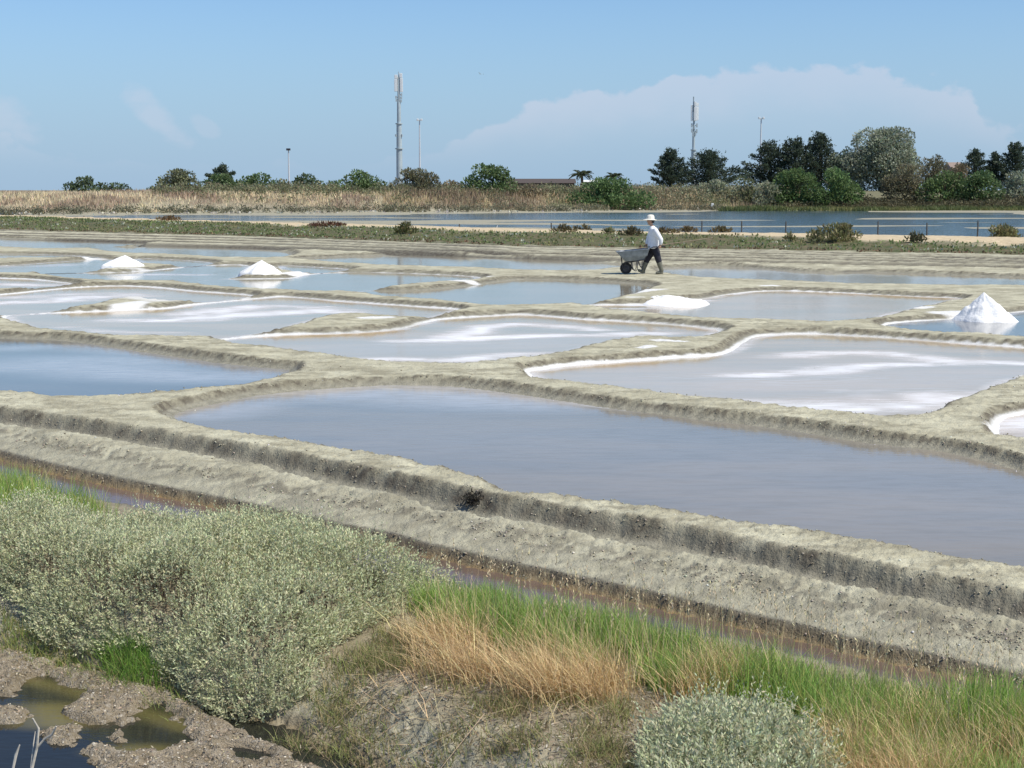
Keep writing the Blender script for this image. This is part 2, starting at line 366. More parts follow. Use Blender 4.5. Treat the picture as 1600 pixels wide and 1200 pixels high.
def ground(X, Y):
    """height and colour masks of the ground at points X, Y"""
    n_lo = fbm(X*1.1, Y*1.1, 3, 0); n_mid = fbm(X*4.5, Y*4.5, 3, 3); n_hi = fbm(X*16, Y*16, 3, 6)
    wob = (n_lo-.5)*.16 + (n_mid-.5)*.07 + (n_hi-.5)*.06
    far = sstep(55, 110, Y)
    micro = (fbm(X*42, Y*42, 2, 8)-.5)*sstep(26, 12, Y)
    top = ZB + (n_lo-.5)*.05 + (n_mid-.5)*.024 + (n_hi-.5)*.018 + micro*.014
    z = top.copy()
    mins = np.full(X.shape, 9.0); salt = np.zeros(X.shape)
    for (nm, kind, sl, wl, _), P in zip(PONDS, POLY):
        sd = sdpoly(P, X, Y, 2.5)
        act = sd < 2.4
        if not act.any(): continue
        s = (sd[act] + wob[act]*np.clip(Y[act]/22, .45, .65)) / (1+.03*np.clip(Y[act]-16, 0, 45))
        rise = np.where(s > 0, .03*sstep(0, .08, s) + np.maximum(top[act]-.03, .02)*sstep(.07, .22, s), -.07*sstep(0, -.5, s))
        z[act] = np.minimum(z[act], wl+rise)
        mins[act] = np.minimum(mins[act], s)
        if sl:
            b = sstep(-.25, -.02, sd[act])*sstep(.20, .03, sd[act]+ (n_lo[act]-.5)*.14)
            salt[act] = np.maximum(salt[act], b*(.55+.6*vnoise(X[act]*.4, Y[act]*.4, 9)))
    # trench
    dt = dline(TRENCH, X, Y); st = dt + wob*.4
    nside = Y < np.interp(X, TRENCH[:, 0], TRENCH[:, 1])
    zt = -.11 + .07*sstep(.06, .24, st) + np.maximum(top+.03, 0)*sstep(.24, .42, st) + (top*0+.015)*sstep(.3, .5, st)
    zt = np.where(nside, -.11 + (np.maximum(top, .06)+.125)*sstep(.20, .33, st), zt)
    nt = st < .55; z = np.where(nt, np.minimum(z, zt), z)
    # canal and front bank
    sc = sdpoly(CANAL, X, Y, 3.0)
    scw = sc + wob*.55
    bank = -.10 + .085*sstep(-.01, .05, scw) + .05*sstep(.03, .3, scw) + np.maximum(top-.035, 0)*sstep(.2, .75, scw) + .018*sstep(.3, .5, scw)*(n_mid-.3) + .025*sstep(.6, .8, scw)
    bank = np.where(scw < 0, -.10-.08*sstep(0, -.3, scw), bank)
    cside = Y < np.interp(X, CAN_MID[:, 0], CAN_MID[:, 1])
    bank = np.where(cside & (scw > 0), -.10 + .04*sstep(-.01, .06, scw) + .15*sstep(.08, 1.1, scw), bank)
    z = np.where(sc < 2.9, np.minimum(z, bank), z)
    # pool in front
    sp = sdpoly(POOL, X, Y, 3.0); spw = sp + wob*1.3
    pz = np.where(spw < 0, -.16-.25*sstep(0, -.6, spw), -.16+.06*sstep(0, .08, spw)+.20*sstep(.05, .6, spw))
    z = np.where(sp < 2.9, np.minimum(z, pz), z)
    fore = (sc > 0) & (Y < 16) & (Y < np.interp(X, [-9, -3, 0, 2, 6], [17, 13.4, 10.6, 8.6, 5.2]))
    z = np.where(fore, z + (n_lo-.4)*.10*sstep(.2, .8, sc)*sstep(.05, .5, sp), z)
    # furrows
    fw = np.zeros(X.shape)
    for P, w in FUR:
        d = dline(P, X, Y) + (vnoise(X*.3, Y*.3, 2)-.5)*.3
        z = np.where(d < w+1.2, z - .17*sstep(w+.25, w*.5, d) + .05*sstep(w+1.1, w+.5, d)*sstep(w+.1, w+.5, d), z)
        fw = np.maximum(fw, sstep(w+.5, w+.15, d))
    # dike
    sk = sdpoly(DIKE, X, Y, 6.0)
    dn = dline(DIKE[12:], X, Y) if (Y > 40).any() else np.full(X.shape, 99.)
    z = z + np.where(sk < 0, .42*sstep(0, 7.5, dn + (n_lo-.5)*1.5)*sstep(0, -.5, sk), 0)
    # lagoon and far bank
    sl_ = sdpoly(LAG, X, Y, 40.0)
    farl = (Y > 120) & (sl_ > 0) & (sk > 0)
    behind = (sl_ >= 0) & (Y > np.interp(X, [-120, -55, 0, 60, 140], [128, 158, 172, 196, 180]))
    bars = fbm(X*.05, Y*.22, 3, 4)
    nearfar = np.maximum(sstep(-30, -2, sl_)*.16, 0)
    left = sstep(25, -25, X)
    lz = np.where(sl_ < 0, -.10 + .16*(bars-.64+.13*left) + .055*sstep(-9, -1, sl_)*(bars > .42), z)
    lz = np.where(sl_ < -1, lz, lz)
    z = np.where(sl_ < 0, lz, z)
    rise = .12*sstep(0, 3, sl_) + 2.15*sstep(3.5, 17, sl_) + .35*sstep(15, 30, sl_) + (fbm(X*.06, Y*.06, 3, 2)-.5)*.7*sstep(8, 25, sl_)
    z = np.where(behind, -.10+rise, z)
    z = z + micro*.012*(mins > 0) + (n_hi-.5)*.016*(Y < 30)*(mins > .05)
    # masks
    for P, w, s in SALT_SPOTS:
        d = dline(P, X, Y); salt = np.maximum(salt, s*sstep(w*1.25, w*.2, d))
    low = sstep(.105, .03, z - (n_hi-.5)*.03)
    wet = np.clip(low*sstep(.6, .2, mins) + .9*sstep(.47, .33, st)*sstep(.06,.02,z)*(st < .5) + np.where(nside, sstep(.30, .2, st), .75*sstep(.47, .3, st)) + fw*.8, 0, 1)
    wet = np.maximum(wet, sstep(.95, .30, scw)*(sc > 0)*(.30+.30*sstep(.4, .6, n_hi))*(Y > 5))
    wet = np.maximum(wet, sstep(.16, .03, scw)*(sc > -.2))
    wet = np.maximum(wet, (sl_ < 2)*(Y > 60)*.65*(sk > 0))
    wet = np.maximum(wet, np.where(behind, sstep(7, 2, sl_)*.6, 0))
    wet = np.maximum(wet, sstep(.5, .1, spw)*(sp < 2))
    algae = np.maximum(sstep(.06, -.04, scw)*sstep(-.3, -.05, scw)*.9, sstep(.14, -.02, spw)*sstep(-.7, -.05, spw)*.45)
    sand = np.zeros(X.shape); green = np.zeros(X.shape); dry = np.zeros(X.shape)
    sdL = sl_
    sand = np.where(sk < 0, sstep(-.1, -.6, sk)*sstep(6.4, 4.8, sdL + (n_lo-.5)*1.5 + (vnoise(X*.15, Y*.15, 5)-.5)*2.5)*sstep(-.2,.3,sdL), 0)
    green = np.where(sk < .3, sstep(.3, -.6, sk+(n_lo-.5)*1.2)*(1-sand), 0)
    green = np.maximum(green, np.where(behind, sstep(5, 8, sl_)*.8*sstep(20, 30, X), 0))
    dry = np.where(behind, sstep(5, 9, sl_)*sstep(40, 10, X), 0)
    dry = np.maximum(dry, np.where(fore, .8*sstep(.0, .15, sc)*sstep(.2, .6, sp), 0))
    lip = sstep(.08, .13, mins)*sstep(.25, .19, mins) * np.clip(.75+.8*(n_hi-.4), 0, 1)
    lip = np.maximum(lip, ~nside*sstep(.24, .31, st)*sstep(.47, .38, st)*np.clip(.45+1.6*(n_mid-.35), 0, 1))
    lip = np.maximum(lip, sstep(.28, .40, scw)*sstep(.62, .48, scw)*sstep(.42, .56, n_hi)*(sc > 0)*.55)
    lip = np.maximum(lip, sstep(-.01, .02, scw)*sstep(.10, .05, scw)*.9)
    lip = np.maximum(lip, fw*np.clip(.75+.8*(vnoise(X*.05, Y*.3, 8)-.4), 0, 1))
    m1 = np.stack([salt, wet, np.clip(algae, 0, 1), np.clip(lip, 0, 1)], 1); m2 = np.stack([sand, green, dry], 1)
    return z, m1, m2
def gz(x, y):
    x = np.atleast_1d(np.asarray(x, float)); y = np.atleast_1d(np.asarray(y, float))
    return ground(x, y)[0]
def gz1(x, y): return float(gz(x, y)[0])

# terrain sheet: fan of rows, finer where the land is close
ts = np.concatenate([-np.geomspace(6, .42, 26), np.linspace(-.40, .40, 530), np.geomspace(.42, 6, 26)])
ys = np.sort(np.concatenate([np.arange(47.03, 100, .27), np.arange(23.04, 47, .17), [.6, 1.5, 2.5, 3.5, 4.5], 1/np.linspace(1/5.4, 1/205, 740), np.geomspace(208, 320, 26), np.geomspace(360, 9000, 14)]))
TT, YY = np.meshgrid(ts, ys)
XX = TT*np.maximum(YY, 4.5)
gX = XX.ravel(); gY = YY.ravel()
Z, A1, A2 = ground(gX, gY)
Z = np.where(gY > 330, np.minimum(Z, 1.2), Z)
nr, nc = XX.shape
ii = (np.arange(nr-1)[:, None]*nc + np.arange(nc-1)[None]).ravel()
FQ = np.stack([ii, ii+1, ii+nc+1, ii+nc], 1)
go = link('ground', npmesh('ground', np.stack([gX, gY, Z], 1), FQ, attrs={'m1': A1, 'm2': A2}, smooth=True), GROUND)
tag(go, 'pale dried mud flats with ridges between the salt pans', 'ground', kind='structure')

# water sheets
STREAK = {
 'centre_salt': [([(700,531),(737,520),(762,510),(807,506),(875,510),(925,516)], .42, .85), ([(655,533),(700,531),(775,527),(875,524),(950,524),(1012,521)], .55, .95), ([(812,513),(890,517)], .3, .35), ([(600,561),(700,564),(830,553)], .5, .8), ([(620,538),(760,537)], .5, .35)],
 'right_salt': [([(1170,587),(1256,583),(1325,573),(1394,570),(1497,569)], .5, .85), ([(1240,558),(1291,551),(1359,551),(1428,558),(1497,565),(1580,568)], .5, .85), ([(1308,611),(1362,611)], .22, .7), ([(1205,631),(1342,639),(1430,634),(1470,618)], .75, .8), ([(1300,628),(1400,625),(1460,612)], .7, .5), ([(1230,597),(1300,592)], .8, .35), ([(1060,590),(1160,588)], .6, .3)],
 'left_salt': [([(200,501),(275,501),(350,494),(425,490),(500,485),(520,488)], .75, .9), ([(300,492),(350,485),(412,478),(487,480),(510,487)], .6, .8), ([(100,512),(180,519),(260,520)], .4, .6)],
 'far_left_salt': [([(-60,476),(0,474),(75,471),(150,464)], .8, .85), ([(-60,467),(0,466),(75,462),(162,459),(212,463)], .8, .7)],
 'pile_mirror': [([(225,430),(250,429),(287,430)], .9, .8), ([(330,421),(370,421)], .8, .4)],
 'small_left': [([(-80,446),(0,445),(50,446)], .9, .85)],
 'pile_left': [([(0,418),(50,417),(110,414)], 1.0, .6)],
 'corner_salt': [([(1580,665),(1700,660)], 1.2, .9)],
 'heap_pan': [([(990,478),(1040,475),(1090,470)], .4, .9), ([(1150,462),(1222,458),(1340,462)], .8, .35), ([(930,484),(1000,483)], .4, .7)],
 'near_brine': [([(958,637),(1010,640)], .16, .95), ([(1010,641),(1080,648),(1140,655)], .13, .9), ([(1215,666),(1240,668)], .09, .95), ([(905,632),(935,634)], .12, .8)],
 'right_mirror': [([(1420,507),(1500,501),(1570,496)], .35, .6)]}
FILM_CLOUDS = {'near_brine': [([(500,611),(620,605),(700,607),(800,618),(850,624)], 1.5, .75), ([(300,650),(380,632),(500,612)], .5, .5), ([(900,690),(1200,720),(1500,790)], 3.0, .22), ([(600,640),(800,680),(1000,740)], 1.6, .16), ([(1300,700),(1600,760)], 1.5, .18)],
        'left_blue': [([(60,575),(140,562),(210,566)], .9, .55), ([(130,572),(230,586),(330,590)], .9, .6), ([(0,545),(120,540),(260,557),(400,577)], .5, .45), ([(330,585),(430,580)], .5, .5)],  # pale streaks here paint cloud reflections into the water colour
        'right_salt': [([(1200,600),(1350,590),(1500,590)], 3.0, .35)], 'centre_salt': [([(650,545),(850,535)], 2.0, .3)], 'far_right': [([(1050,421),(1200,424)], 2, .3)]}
ALG = {'centre_salt': [([(470,525),(540,523),(620,518)], .35, .8)], 'right_salt': [([(940,572),(990,568),(1010,567)], .3, .6)], 'left_salt': [([(160,489),(240,487)], .5, .5)],
       'heap_pan': [([(1280,459),(1380,463),(1480,467)], .8, .7), ([(1130,463),(1180,459)], .6, .3)]}
WM = {'BRINE': W_BRINE, 'BLUE': W_BLUE, 'SALT': W_SALT, 'GREY': W_GREY}
WATER_LABEL = {'near_brine': 'large still violet grey brine pond behind the front mud bank', 'left_blue': 'deep blue pond in a straight sided basin left of the path fork', 'centre_salt': 'pink grey salt pan with white crescent of salt in its middle',
 'right_salt': 'wide pink grey salt pan with white streaks above the brine pond', 'corner_salt': 'small white crusted pan at the tip of the mud peninsula', 'left_salt': 'long salt pan with white streaks above the deep blue pond', 'far_left_salt': 'salt pan behind a salt dusted mud tongue', 'small_left': 'narrow white streaked pan end', 'pile_mirror': 'blue pan mirroring a low salt pile', 'mast_mirror': 'grey pan mirroring the salt pile and the mast', 'wheel_mirror': 'smooth grey pan just before the worker with the wheelbarrow', 'heap_pan': 'pinkish pan beside the flat spread salt heap', 'right_mirror': 'blue pan mirroring the tall pointed salt pile', 'far_right': 'long pond mirroring the fence posts', 'far_centre': 'long thin pond left of the wheelbarrow', 'far_mid': 'long thin pond behind the two salt piles', 'far_left': 'thin pond next to the green dike', 'pile_left': 'pan ending at the lowest salt pile', 'sliver_a': 'sliver of grey water behind the lowest salt pile', 'sliver_b': 'sliver of grey water right of the second salt pile', 'strip_left': 'thin salt edged strip of water'}
def stroke(nm, table, X, Y):
    v = np.zeros(X.shape)
    for p, w, s in table.get(nm, []):
        P = np.array([G(a, b, 0) for a, b in p])
        k = .45                                   # strokes are longer across than deep
        d = dline(P*np.array([k, 1]), X*k, Y)
        v = np.maximum(v, s*sstep(w*1.3, 0, d))
    return v
def sheet(name, P, z, mat, label, margin=.22, nm=None, step=2, maxcell=None):
    sel_r = np.arange(0, nr, step); sel_c = np.arange(0, nc, step)
    X = XX[np.ix_(sel_r, sel_c)]; Y = YY[np.ix_(sel_r, sel_c)]
    ym = P[:, 1]
    r = np.where((sel_r >= 0) & (Y[:, 0] > ym.min()-3) & (Y[:, 0] < ym.max()+3))[0]
    X = X[r]; Y = Y[r]
    sd = sdpoly(P, X.ravel(), Y.ravel(), 4.0).reshape(X.shape)
    a = sd < margin
    own = (sd[:-1, :-1]+sd[1:, :-1]+sd[:-1, 1:]+sd[1:, 1:])/4
    cell = a[:-1, :-1] | a[1:, :-1] | a[:-1, 1:] | a[1:, 1:]
    if nm:                                        # never reach over into a neighbouring pan
        for q, Q in zip(PONDS, POLY):
            if q[0] != nm and Q[:, 1].min() < ym.max()+3 and Q[:, 1].max() > ym.min()-3:
                o_ = sdpoly(Q, X.ravel(), Y.ravel(), 4.0).reshape(X.shape)
                cell &= own <= (o_[:-1, :-1]+o_[1:, :-1]+o_[:-1, 1:]+o_[1:, 1:])/4
    h, w = X.shape
    idx = (np.arange(h-1)[:, None]*w + np.arange(w-1)[None])[cell]
    Fq = np.stack([idx, idx+1, idx+w+1, idx+w], 1)
    u, inv = np.unique(Fq, return_inverse=True); Fq = inv.reshape(-1, 4)
    x = X.ravel()[u]; y = Y.ravel()[u]; s = sd.ravel()[u]
    m1 = np.zeros((len(u), 3))
    if nm:
        nse = fbm(x*1.6, y*1.6, 3, 5)
        m1[:, 0] = stroke(nm, STREAK, x, y) * (.6+.7*nse)
        if any(p[0] == nm and p[2] for p in PONDS): m1[:, 0] = np.maximum(m1[:, 0], .7*sstep(-.40, -.05, s)*(.4+.8*nse))
        m1[:, 1] = stroke(nm, FILM_CLOUDS, x, y); m1[:, 2] = stroke(nm, ALG, x, y)*(.5+.8*nse)
    m1 = np.clip(m1, 0, 1)
    o = link(name, npmesh(name, np.stack([x, y, np.full(len(u), z)], 1), Fq, attrs={'m1': m1}, smooth=True), mat)
    tag(o, label, 'water', kind='structure'); return o
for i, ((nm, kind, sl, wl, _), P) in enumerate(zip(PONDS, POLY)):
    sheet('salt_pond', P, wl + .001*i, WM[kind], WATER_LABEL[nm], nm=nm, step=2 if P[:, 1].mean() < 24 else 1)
cs = sheet('canal_water', CANAL, -.10, W_CANAL, 'narrow brown canal at the foot of the front mud bank')
ALG['pool'] = [([(70,1065),(85,1085)], .14, .8), ([(215,1128),(285,1150)], .13, .85), ([(370,1178),(440,1172)], .12, .8), ([(0,1012),(120,1040),(300,1095)], .07, .6)]
sheet('pool_water', POOL, -.16, W_POOL, 'dark pool with floating algae mats in the foreground', nm='pool')
sheet('lagoon_water', LAG, -.10, W_LAGOON, 'blue rippled lagoon behind the green dike', margin=3)

# ---------------------------------------------------------------- shape helpers
def join_np(parts):
    V = []; Q = []; C = []; o = 0
    for v, f, c in parts:
        V.append(v); Q.append(f+o); C.append(c); o += len(v)
    return np.concatenate(V), np.concatenate(Q), np.concatenate(C)
def unit(v): return v/(np.linalg.norm(v, axis=-1, keepdims=True)+1e-9)
def leaves(P, D, L, W, C, r=rng):
    """rhombic leaves: base points P, directions D, lengths L, widths W, colours C"""
    n = len(P); D = unit(D); s = unit(np.cross(D, r.normal(size=(n, 3))))
    nrm = np.cross(D, s)
    L = np.broadcast_to(L, (n,))[:, None]; W = np.broadcast_to(W, (n,))[:, None]
    V = np.stack([P, P+D*L*.5+s*W*.5+nrm*L*.06, P+D*L, P+D*L*.5-s*W*.5+nrm*L*.06], 1).reshape(-1, 3)
    Q = np.arange(n*4).reshape(n, 4)
    return V, Q, np.repeat(C, 4, 0)
def blades(P, H, lean, W, C, droop=.35, r=rng, levels=(0, .5, 1)):
    """curved grass blades; lean (n,2) horizontal throw of the tip as a share of H"""
    n = len(P); H = np.broadcast_to(H, (n,)); W = np.broadcast_to(W, (n,))
    a = r.random(n)*2*math.pi; sx = np.stack([np.cos(a), np.sin(a), np.zeros(n)], 1)
    V = np.zeros((n, len(levels), 2, 3))
    ln = np.hypot(lean[:, 0], lean[:, 1])
    for k, t in enumerate(levels):
        c = P.copy(); c[:, :2] += lean*H[:, None]*(t**1.7)
        c[:, 2] += H*(t - droop*ln*t**2.2*.6)
        w = W*(1-.92*t)*.5
        V[:, k, 0] = c - sx*w[:, None]; V[:, k, 1] = c + sx*w[:, None]
    m = len(levels)*2; base = (np.arange(n)*m)[:, None]
    Q = np.concatenate([base+np.array([[2*k, 2*k+1, 2*k+3, 2*k+2]]) for k in range(len(levels)-1)], 0)
    return V.reshape(-1, 3), Q, np.repeat(C, m, 0)
def tints(base, n, v=.22, r=rng, alt=None, palt=0):
    c = np.array(base)[None]*(1 + (r.random((n, 1))-.5)*2*v)*(1+(r.random((n, 3))-.5)*.16)
    if alt is not None:
        k = r.random(n) < palt; c[k] = np.array(alt)[None]*(1+(r.random((k.sum(), 1))-.5)*.4)
    return np.clip(c, .004, .9)
def tube_np(path, rad, k=6, ref=None):
    path = np.array(path, float); n = len(path); rad = np.broadcast_to(rad, (n,))
    V = []
    for i in range(n):
        d = path[min(i+1, n-1)]-path[max(i-1, 0)]; d = d/(np.linalg.norm(d)+1e-9)
        u = np.array([1., 0, 0]) if abs(d[0]) < .8 else np.array([0, 1., 0])
        a = np.cross(d, u); a /= np.linalg.norm(a); b = np.cross(d, a)
        for j in range(k):
            t = 2*math.pi*j/k; V.append(path[i]+rad[i]*(math.cos(t)*a+math.sin(t)*b))
    Q = []
    for i in range(n-1):
        for j in range(k): Q.append((i*k+j, i*k+(j+1) % k, (i+1)*k+(j+1) % k, (i+1)*k+j))
    return np.array(V), Q, [tuple(range(k))[::-1], tuple((n-1)*k+j for j in range(k))]
class MB:
    """collects shapes into one mesh"""
    def __init__(s): s.V = []; s.F = []
    def add(s, V, Fc):
        o = len(s.V); s.V += [tuple(v) for v in V]; s.F += [tuple(i+o for i in f) for f in Fc]; return s
    def tube(s, path, rad, k=8):
        V, Q, caps = tube_np(path, rad, k); return s.add(V, Q+caps)
    def box(s, c, d, rot=None):
        x, y, z = (q/2 for q in d); V = np.array([(a*x, b*y, e*z) for a in (-1, 1) for b in (-1, 1) for e in (-1, 1)])
        if rot: 
            ca, sa = math.cos(rot), math.sin(rot); V = np.stack([V[:, 0]*ca-V[:, 1]*sa, V[:, 0]*sa+V[:, 1]*ca, V[:, 2]], 1)
        return s.add(V+np.array(c), [(0,1,3,2),(4,6,7,5),(0,4,5,1),(2,3,7,6),(0,2,6,4),(1,5,7,3)])
    def rings(s, rings, k=14, cap=True):
        """rings: list of (cx, cy, cz, rx, ry[, tilt_x]) horizontal ellipses"""
        V = []; F_ = []
        for rg in rings:
            cx, cy, cz, rx, ry = rg[:5]; tl = rg[5] if len(rg) > 5 else 0
            for j in range(k):
                t = 2*math.pi*j/k; dx_ = rx*math.cos(t); V.append((cx+dx_*math.cos(tl), cy+ry*math.sin(t), cz+dx_*math.sin(tl)))
        n = len(rings)
        for i in range(n-1):
            for j in range(k): F_.append((i*k+j, i*k+(j+1) % k, (i+1)*k+(j+1) % k, (i+1)*k+j))
        if cap: F_ += [tuple(range(k))[::-1], tuple((n-1)*k+j for j in range(k))]
        return s.add(V, F_)
    def ball(s, c, r, k=12):
        rr = []
        for i in range(1, k//2):
            a = math.pi*i/(k//2); rr.append((c[0], c[1], c[2]-r[2]*math.cos(a), r[0]*math.sin(a), r[1]*math.sin(a)))
        return s.rings(rr, k)
    def build(s, name, m, parent=None, smooth=True, bevel=0, remesh=0):
        me = pymesh(name, s.V, s.F, smooth)
        bm = bmesh.new(); bm.from_mesh(me); bmesh.ops.recalc_face_normals(bm, faces=bm.faces)
        for e in bm.edges:
            if len(e.link_faces) == 2 and e.calc_face_angle(0) > .75: e.smooth = False
        bm.to_mesh(me); bm.free()
        o = link(name, me, m, parent)
        if remesh:
            d = o.modifiers.new('remesh', 'REMESH'); d.mode = 'VOXEL'; d.voxel_size = remesh; d.use_smooth_shade = True
            e = o.modifiers.new('smooth', 'SMOOTH'); e.iterations = 5; e.factor = .5
        if bevel:
            d = o.modifiers.new('bevel', 'BEVEL'); d.width = bevel; d.segments = 2; d.limit_method = 'ANGLE'
        return o

# ---------------------------------------------------------------- salt piles
def salt_pile(px, py, w_px, h_px, label, lop=0., seed=0, flat=1.0, zb=.06, depth=1.0, rough=.05):
    x, y = G(px, py, zb); s = F/y
    rx = w_px/s/2; h = h_px/s
    n_r, n_a = 26, 64; V = []; Fc = []
    r_ = np.random.default_rng(seed)
    for i in range(n_r+1):
        t = i/n_r
        for j in range(n_a):
            a = 2*math.pi*j/n_a
            wob = 1+.10*math.sin(2*a+seed)+.05*math.sin(5*a+seed*2)+.03*math.sin(9*a)
            lx = rx*t*wob*math.cos(a) + lop*rx*(1-t)**1.3; ly = rx*depth*t*wob*math.sin(a)
            prof = (1-t)**flat*.96 + .04*(1-t**2)
            jag = (fbm(np.array(lx*9+seed*7+40), np.array(ly*9+30), 3, 1)-.5)*rough*2*(1-abs(2*t-1)*.6)
            V.append((lx, ly, h*prof+float(jag)*h - .12*max(0, (t-.88)/.12)**2))
    for i in range(n_r):
        for j in range(n_a):
            a, b = i*n_a+j, i*n_a+(j+1) % n_a; Fc.append((a, a+n_a, b+n_a, b))
    Fc.append(tuple(range(n_a)))
    o = link('salt_pile', pymesh('salt_pile', V, Fc, True), SALT)
    o.location = (x, y, min(gz1(x, y), zb+.05)-.01)
    return tag(o, label, 'salt pile', 'white salt piles on the pan edges')
salt_pile(192, 418.5, 62, 18, 'low broad white salt pile whose reflection fills a blue pan end', .12, 1, .82)
salt_pile(408, 430.5, 66, 22, 'white pointed salt pile with a crumbly salt apron, mirrored in a grey pan', .05, 2, .88)
salt_pile(1540, 497, 104, 49, 'tall steep white salt pile on the pan edge beside the mud peninsula', -.08, 3, 1.02, rough=.09)
salt_pile(1052, 470, 128, 13, 'flat spread out white salt heap lying before the walking worker', -.15, 4, .75, depth=1.5, rough=.26)

# ---------------------------------------------------------------- worker and wheelbarrow
wx, wy = G(1021, 428.5, .12); wz = gz1(wx, wy)
SKIN = plain('skin', (.42, .25, .17), .5, var=.1); SHIRT = plain('shirt_cotton', (.80, .81, .84), .9, var=.06, scale=14, bump=.01)
TROUS = plain('trouser_cloth', (.022, .022, .035), .85, var=.3); BOOT = plain('rubber_boot', (.17, .165, .125), .6, var=.3, scale=12)
HATM = plain('straw_hat', (.78, .75, .66), .8, var=.15, scale=20); HATB = plain('hat_band', (.03, .03, .035), .8); HAIR = plain('hair', (.04, .03, .025), .7)
STEEL = plain('galvanised_steel', (.24, .27, .30), .5, .3, var=.25, scale=6); RUBBER = plain('tyre_rubber', (.018, .018, .022), .8); DARKST = plain('dark_steel', (.06, .06, .07), .5, .5)
WOOD = plain('weathered_wood', (.24, .19, .13), .85, scale=10)
def hand(mb, c, sgn):
    """fist closed round a handle that runs along X at c"""
    cx, cy, cz = c
    mb.rings([(cx, cy, cz+.075, .030, .026), (cx-.005, cy+sgn*.012, cz+.045, .042, .022), (cx-.01, cy+sgn*.026, cz+.005, .044, .018), (cx-.01, cy+sgn*.030, cz-.02, .040, .014)], 10)
    for i, (ox, ln) in enumerate(((-.038, .9), (-.014, 1.0), (.010, .96), (.033, .8))):
        p = []
        for k in range(6):
            a = math.pi*(.05 - 1.25*ln*k/5)
            p.append((cx-.008+ox, cy + sgn*.034*math.cos(a), cz-.008+.034*math.sin(a)))
        mb.tube(p, [.0105, .0105, .010, .0095, .009, .0075], 6)
    mb.tube([(cx-.03, cy+sgn*.012, cz+.04), (cx-.055, cy-sgn*.01, cz+.03), (cx-.05, cy-sgn*.034, cz+.012), (cx-.035, cy-sgn*.036, cz-.01)], [.013, .012, .011, .009], 6)
def build_worker():
    b = MB()
    b.rings([(.02,0,.74,.10,.15),(.02,0,.86,.125,.165),(.0,0,1.0,.11,.15),(-.02,0,1.2,.115,.165),(-.03,0,1.36,.11,.18),(-.04,0,1.45,.08,.13),(-.06,0,1.50,.055,.06),(-.09,0,1.56,.05,.052)])
    b.ball((-.115, 0, 1.655), (.098, .078, .125), 16)
    b.ball((-.135, 0, 1.60), (.07, .058, .075), 12)
    b.tube([(-.205, 0, 1.68), (-.235, 0, 1.645), (-.208, 0, 1.632)], [.011, .017, .012], 6)
    for s in (-1, 1): b.ball((-.10, s*.080, 1.65), (.022, .012, .032), 8)
    b.tube([(.01, -.17, 1.41), (.09, -.235, 1.25), (.18, -.27, 1.09), (.185, -.275, .99), (.17, -.27, .92)], [.062, .05, .043, .038, .028], 10)
    b.tube([(-.04, .17, 1.41), (-.09, .225, 1.26), (-.14, .26, 1.12), (-.175, .268, 1.0), (-.2, .27, .92)], [.062, .05, .043, .038, .028], 10)
    hand(b, (.17, -.27, .86), -1); hand(b, (-.2, .27, .86), 1)
    b.tube([(.02, .09, .84), (-.11, .09, .64), (-.22, .09, .44), (-.265, .09, .28), (-.31, .09, .12)], [.095, .085, .062, .06, .042], 12)
    b.tube([(.02, -.09, .84), (.08, -.09, .64), (.135, -.09, .46), (.19, -.09, .28), (.24, -.09, .11)], [.095, .085, .062, .06, .042], 12)
    b.tube([(-.30, .09, .075), (-.38, .09, .09), (-.45, .09, .12)], [.04, .04, .03], 8)
    b.tube([(.26, -.09, .05), (.17, -.09, .05), (.09, -.09, .045)], [.04, .04, .03], 8)
    body = b.build('person', SKIN, remesh=.011)
    body.location = (wx, wy, wz-.005)
    tag(body, 'person in a white shirt, straw sun hat and rubber boots pushing a wheelbarrow', 'person')
    t = MB()
    t.rings([(.0,0,.80,.185,.20),(-.005,0,.90,.188,.205),(.01,0,1.05,.190,.21),(.01,0,1.2,.180,.22),(-.01,0,1.33,.165,.23),(-.035,0,1.42,.12,.195),(-.045,0,1.475,.085,.12),(-.06,0,1.505,.068,.072)], 18)
    t.tube([(.0, -.16, 1.415), (.06, -.225, 1.31), (.13, -.265, 1.19), (.195, -.285, 1.08), (.195, -.285, 1.0), (.175, -.275, .93)], [.085, .083, .078, .074, .062, .048], 12)
    t.tube([(-.04, .16, 1.415), (-.085, .225, 1.28), (-.14, .265, 1.13), (-.175, .272, 1.02), (-.198, .272, .93)], [.085, .08, .07, .062, .048], 12)
    t.build('shirt', SHIRT, body, remesh=.013)
    p = MB()
    p.rings([(.02,0,.90,.14,.178),(.025,0,.82,.150,.185),(.03,0,.74,.135,.175)], 16)
    p.tube([(.03, .085, .82), (-.05, .09, .70), (-.13, .09, .57), (-.21, .09, .43), (-.24, .09, .36)], [.115, .120, .108, .098, .092], 12)
    p.tube([(.03, -.085, .82), (.07, -.09, .70), (.105, -.09, .57), (.145, -.09, .44), (.168, -.09, .37)], [.115, .120, .108, .098, .092], 12)
    p.build('trousers', TROUS, body, remesh=.013)
    f = MB(); f.tube([(-.218, .09, .42), (-.255, .09, .31), (-.30, .09, .16), (-.315, .09, .09)], [.085, .086, .070, .065], 12)
    f.rings([(-.30,.09,.025,.05,.042,-.2),(-.32,.09,.07,.07,.048,-.2),(-.32,.09,.11,.06,.05,-.2)], 12)
    f.tube([(-.30, .09, .065), (-.38, .09, .075), (-.45, .09, .11), (-.49, .09, .135)], [.05, .052, .045, .025], 12); f.build('boot', BOOT, body, remesh=.011)
